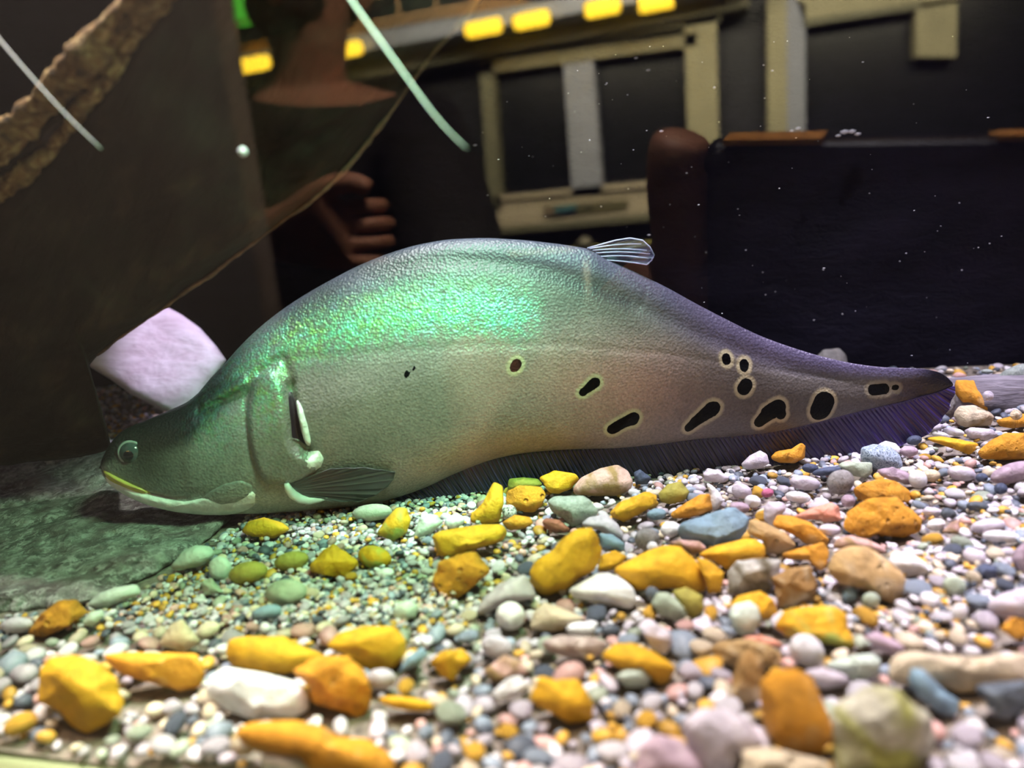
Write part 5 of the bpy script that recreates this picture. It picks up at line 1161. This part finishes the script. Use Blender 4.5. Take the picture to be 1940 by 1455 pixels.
elR, wrR = pp(960, 900, 0.66), pp(1235, 590, 0.36)
elL, wrL = pp(330, 560, 0.95), pp(500, 445, 0.78)
palmR = camf(0.000, -0.046, -0.036)
PT, ED, RD = [], [], []
def add(p, r, parent=None):
    PT.append(Vector(p)); RD.append(r)
    if parent is not None: ED.append((parent, len(PT)-1))
    return len(PT)-1
i_p = add(pelvis, (0.15, 0.11)); i_c = add(chest, (0.16, 0.11), i_p); i_u = add(upch, (0.13, 0.09), i_c)
i_n0 = add(nk0, 0.060, i_u); i_n1 = add(nk1, 0.056, i_n0); i_s = add(skull, (0.070, 0.090), i_n1); i_cr = add(crown, 0.066, i_s)
def arm(sh, el, wr, palm, fdir, fside, thumb, holds, fl=1.0, pr=(0.030, 0.016)):
    a = add(sh, 0.058, i_u); m_ = add((sh+el)/2, 0.050, a); b = add(el, 0.043, m_); m2 = add((el+wr)/2, 0.040, b); c_ = add(wr, 0.027, m2)
    pm = add(palm, pr, c_)
    for k, L in enumerate((0.068*fl, 0.076*fl, 0.072*fl, 0.056*fl)):
        base = Vector(palm)+Vector(fdir)*0.030+Vector(fside)*(0.027-0.018*k)
        k1 = add(base, 0.0085, pm); d1 = (Vector(fdir)*0.8+Vector(holds)*0.5).normalized(); d2 = (Vector(fdir)*0.2+Vector(holds)).normalized()
        k2 = add(base+d1*L*0.5, 0.0082, k1); add(base+d1*L*0.5+d2*L*0.45, 0.0072, k2)
    tb = pm
    for q, r in thumb: tb = add(q, r, tb)
arm(shR, elR, wrR, palmR, R_*0.97+U_*0.1, U_, [(camf(-0.0125, -0.040, -0.022), 0.0115), (camf(-0.0145, -0.017, -0.013), 0.0112), (camf(-0.0135, 0.003, -0.010), 0.0110), (camf(-0.0115, 0.009, -0.010), 0.0095)], tuple(R_*0.9))
pl = pp(612, 446, 0.74)
fd = (pp(720, 445, 0.72)-pp(560, 446, 0.74)).normalized()
arm(shL, elL, wrL, pl, tuple(fd), (0, 0, 1), [(pl+Vector((0.01, 0.012, 0.045)), 0.0125), (pl+Vector((0.045, 0.014, 0.050)), 0.0105), (pl+Vector((0.062, 0.008, 0.040)), 0.009)], (0, -1, 0), 0.8, (0.044, 0.034))
for s_ in (-1, 1):
    hp = add(pelvis+Vector((0.09*s_, 0, -0.06)), 0.085, i_p); kn = add(Vector((pelvis.x+0.10*s_, pelvis.y+0.06, ROOT_Z+0.48)), 0.058, hp)
    ca = add(Vector((pelvis.x+0.10*s_, pelvis.y-0.01, ROOT_Z+0.30)), 0.054, kn); an = add(Vector((pelvis.x+0.10*s_, pelvis.y-0.02, ROOT_Z+0.08)), 0.038, ca); add(Vector((pelvis.x+0.11*s_, pelvis.y+0.13, ROOT_Z+0.035)), 0.034, an)
man = skinned('person', PT, ED, RD, SKINH)
tag(man, 'person in a black shirt with dark hair holding a phone, mirrored at the upper left', 'person')
# clothes and hair follow the body
skinned('shirt', [pelvis+Vector((0, 0, 0.02)), chest, upch, nk0+Vector((0, 0, -0.035)), shR, shR*0.2+elR*0.8, shL, (shL+elL)/2], [(0, 1), (1, 2), (2, 3), (2, 4), (4, 5), (2, 6), (6, 7)], [(0.175, 0.13), (0.185, 0.13), (0.15, 0.108), (0.078, 0.074), 0.078, 0.066, 0.078, 0.066], SHIRT, parent=man)
for s_ in (-1, 1):
    pass
skinned('trousers', [pelvis]+[q for s_ in (-1, 1) for q in (pelvis+Vector((0.09*s_, 0, -0.08)), Vector((pelvis.x+0.10*s_, pelvis.y+0.06, ROOT_Z+0.48)), Vector((pelvis.x+0.10*s_, pelvis.y-0.02, ROOT_Z+0.08)))], [(0, 1), (1, 2), (2, 3), (0, 4), (4, 5), (5, 6)], [(0.165, 0.12), 0.10, 0.075, 0.062, 0.10, 0.075, 0.062], TROU, parent=man)
def shell(name, c, s, keep, mat, parent):
    V, Fs = ico(4); V2_ = V*(1+0.03*np.array([[noise.noise(Vector(p*7))] for p in V])); P = V2_*np.array(s)+np.array(c)
    k = [keep(p) for p in V]; o_ = mesh_obj(name, P, [f for f in Fs if all(k[i] for i in f)], mat, parent)
    so = o_.modifiers.new('thick', 'SOLIDIFY'); so.thickness = 0.012; return o_
hc = (skull+crown)/2
shell('hair', hc+Vector((0, -0.004, 0.01)), (0.070, 0.098, 0.112), lambda p: p[2] > 0.42-0.75*(p[1] < 0.35)-0.35*(p[1] < -0.2), HAIR, man)
shell('beard', nk1+Vector((0, 0.010, 0.058)), (0.070, 0.088, 0.052), lambda p: p[1] > -0.35 and p[2] < 0.75, HAIR, man)
for s_ in (-1, 1):
    V, Fs = ico(3); mesh_obj('ear', V*np.array((0.009, 0.018, 0.030))+np.array(skull+Vector((0.083*s_, -0.005, 0.0))), Fs, SKINH, man)
    mesh_obj('eye', V*0.012+np.array(skull+Vector((0.032*s_, 0.080, 0.03))), Fs, plain('eye_white', (0.5, 0.5, 0.5), 0.2), man)
V, Fs = ico(3); mesh_obj('nose', V*np.array((0.014, 0.020, 0.024))+np.array(skull+Vector((0, 0.094, 0.0))), Fs, SKINH, man)
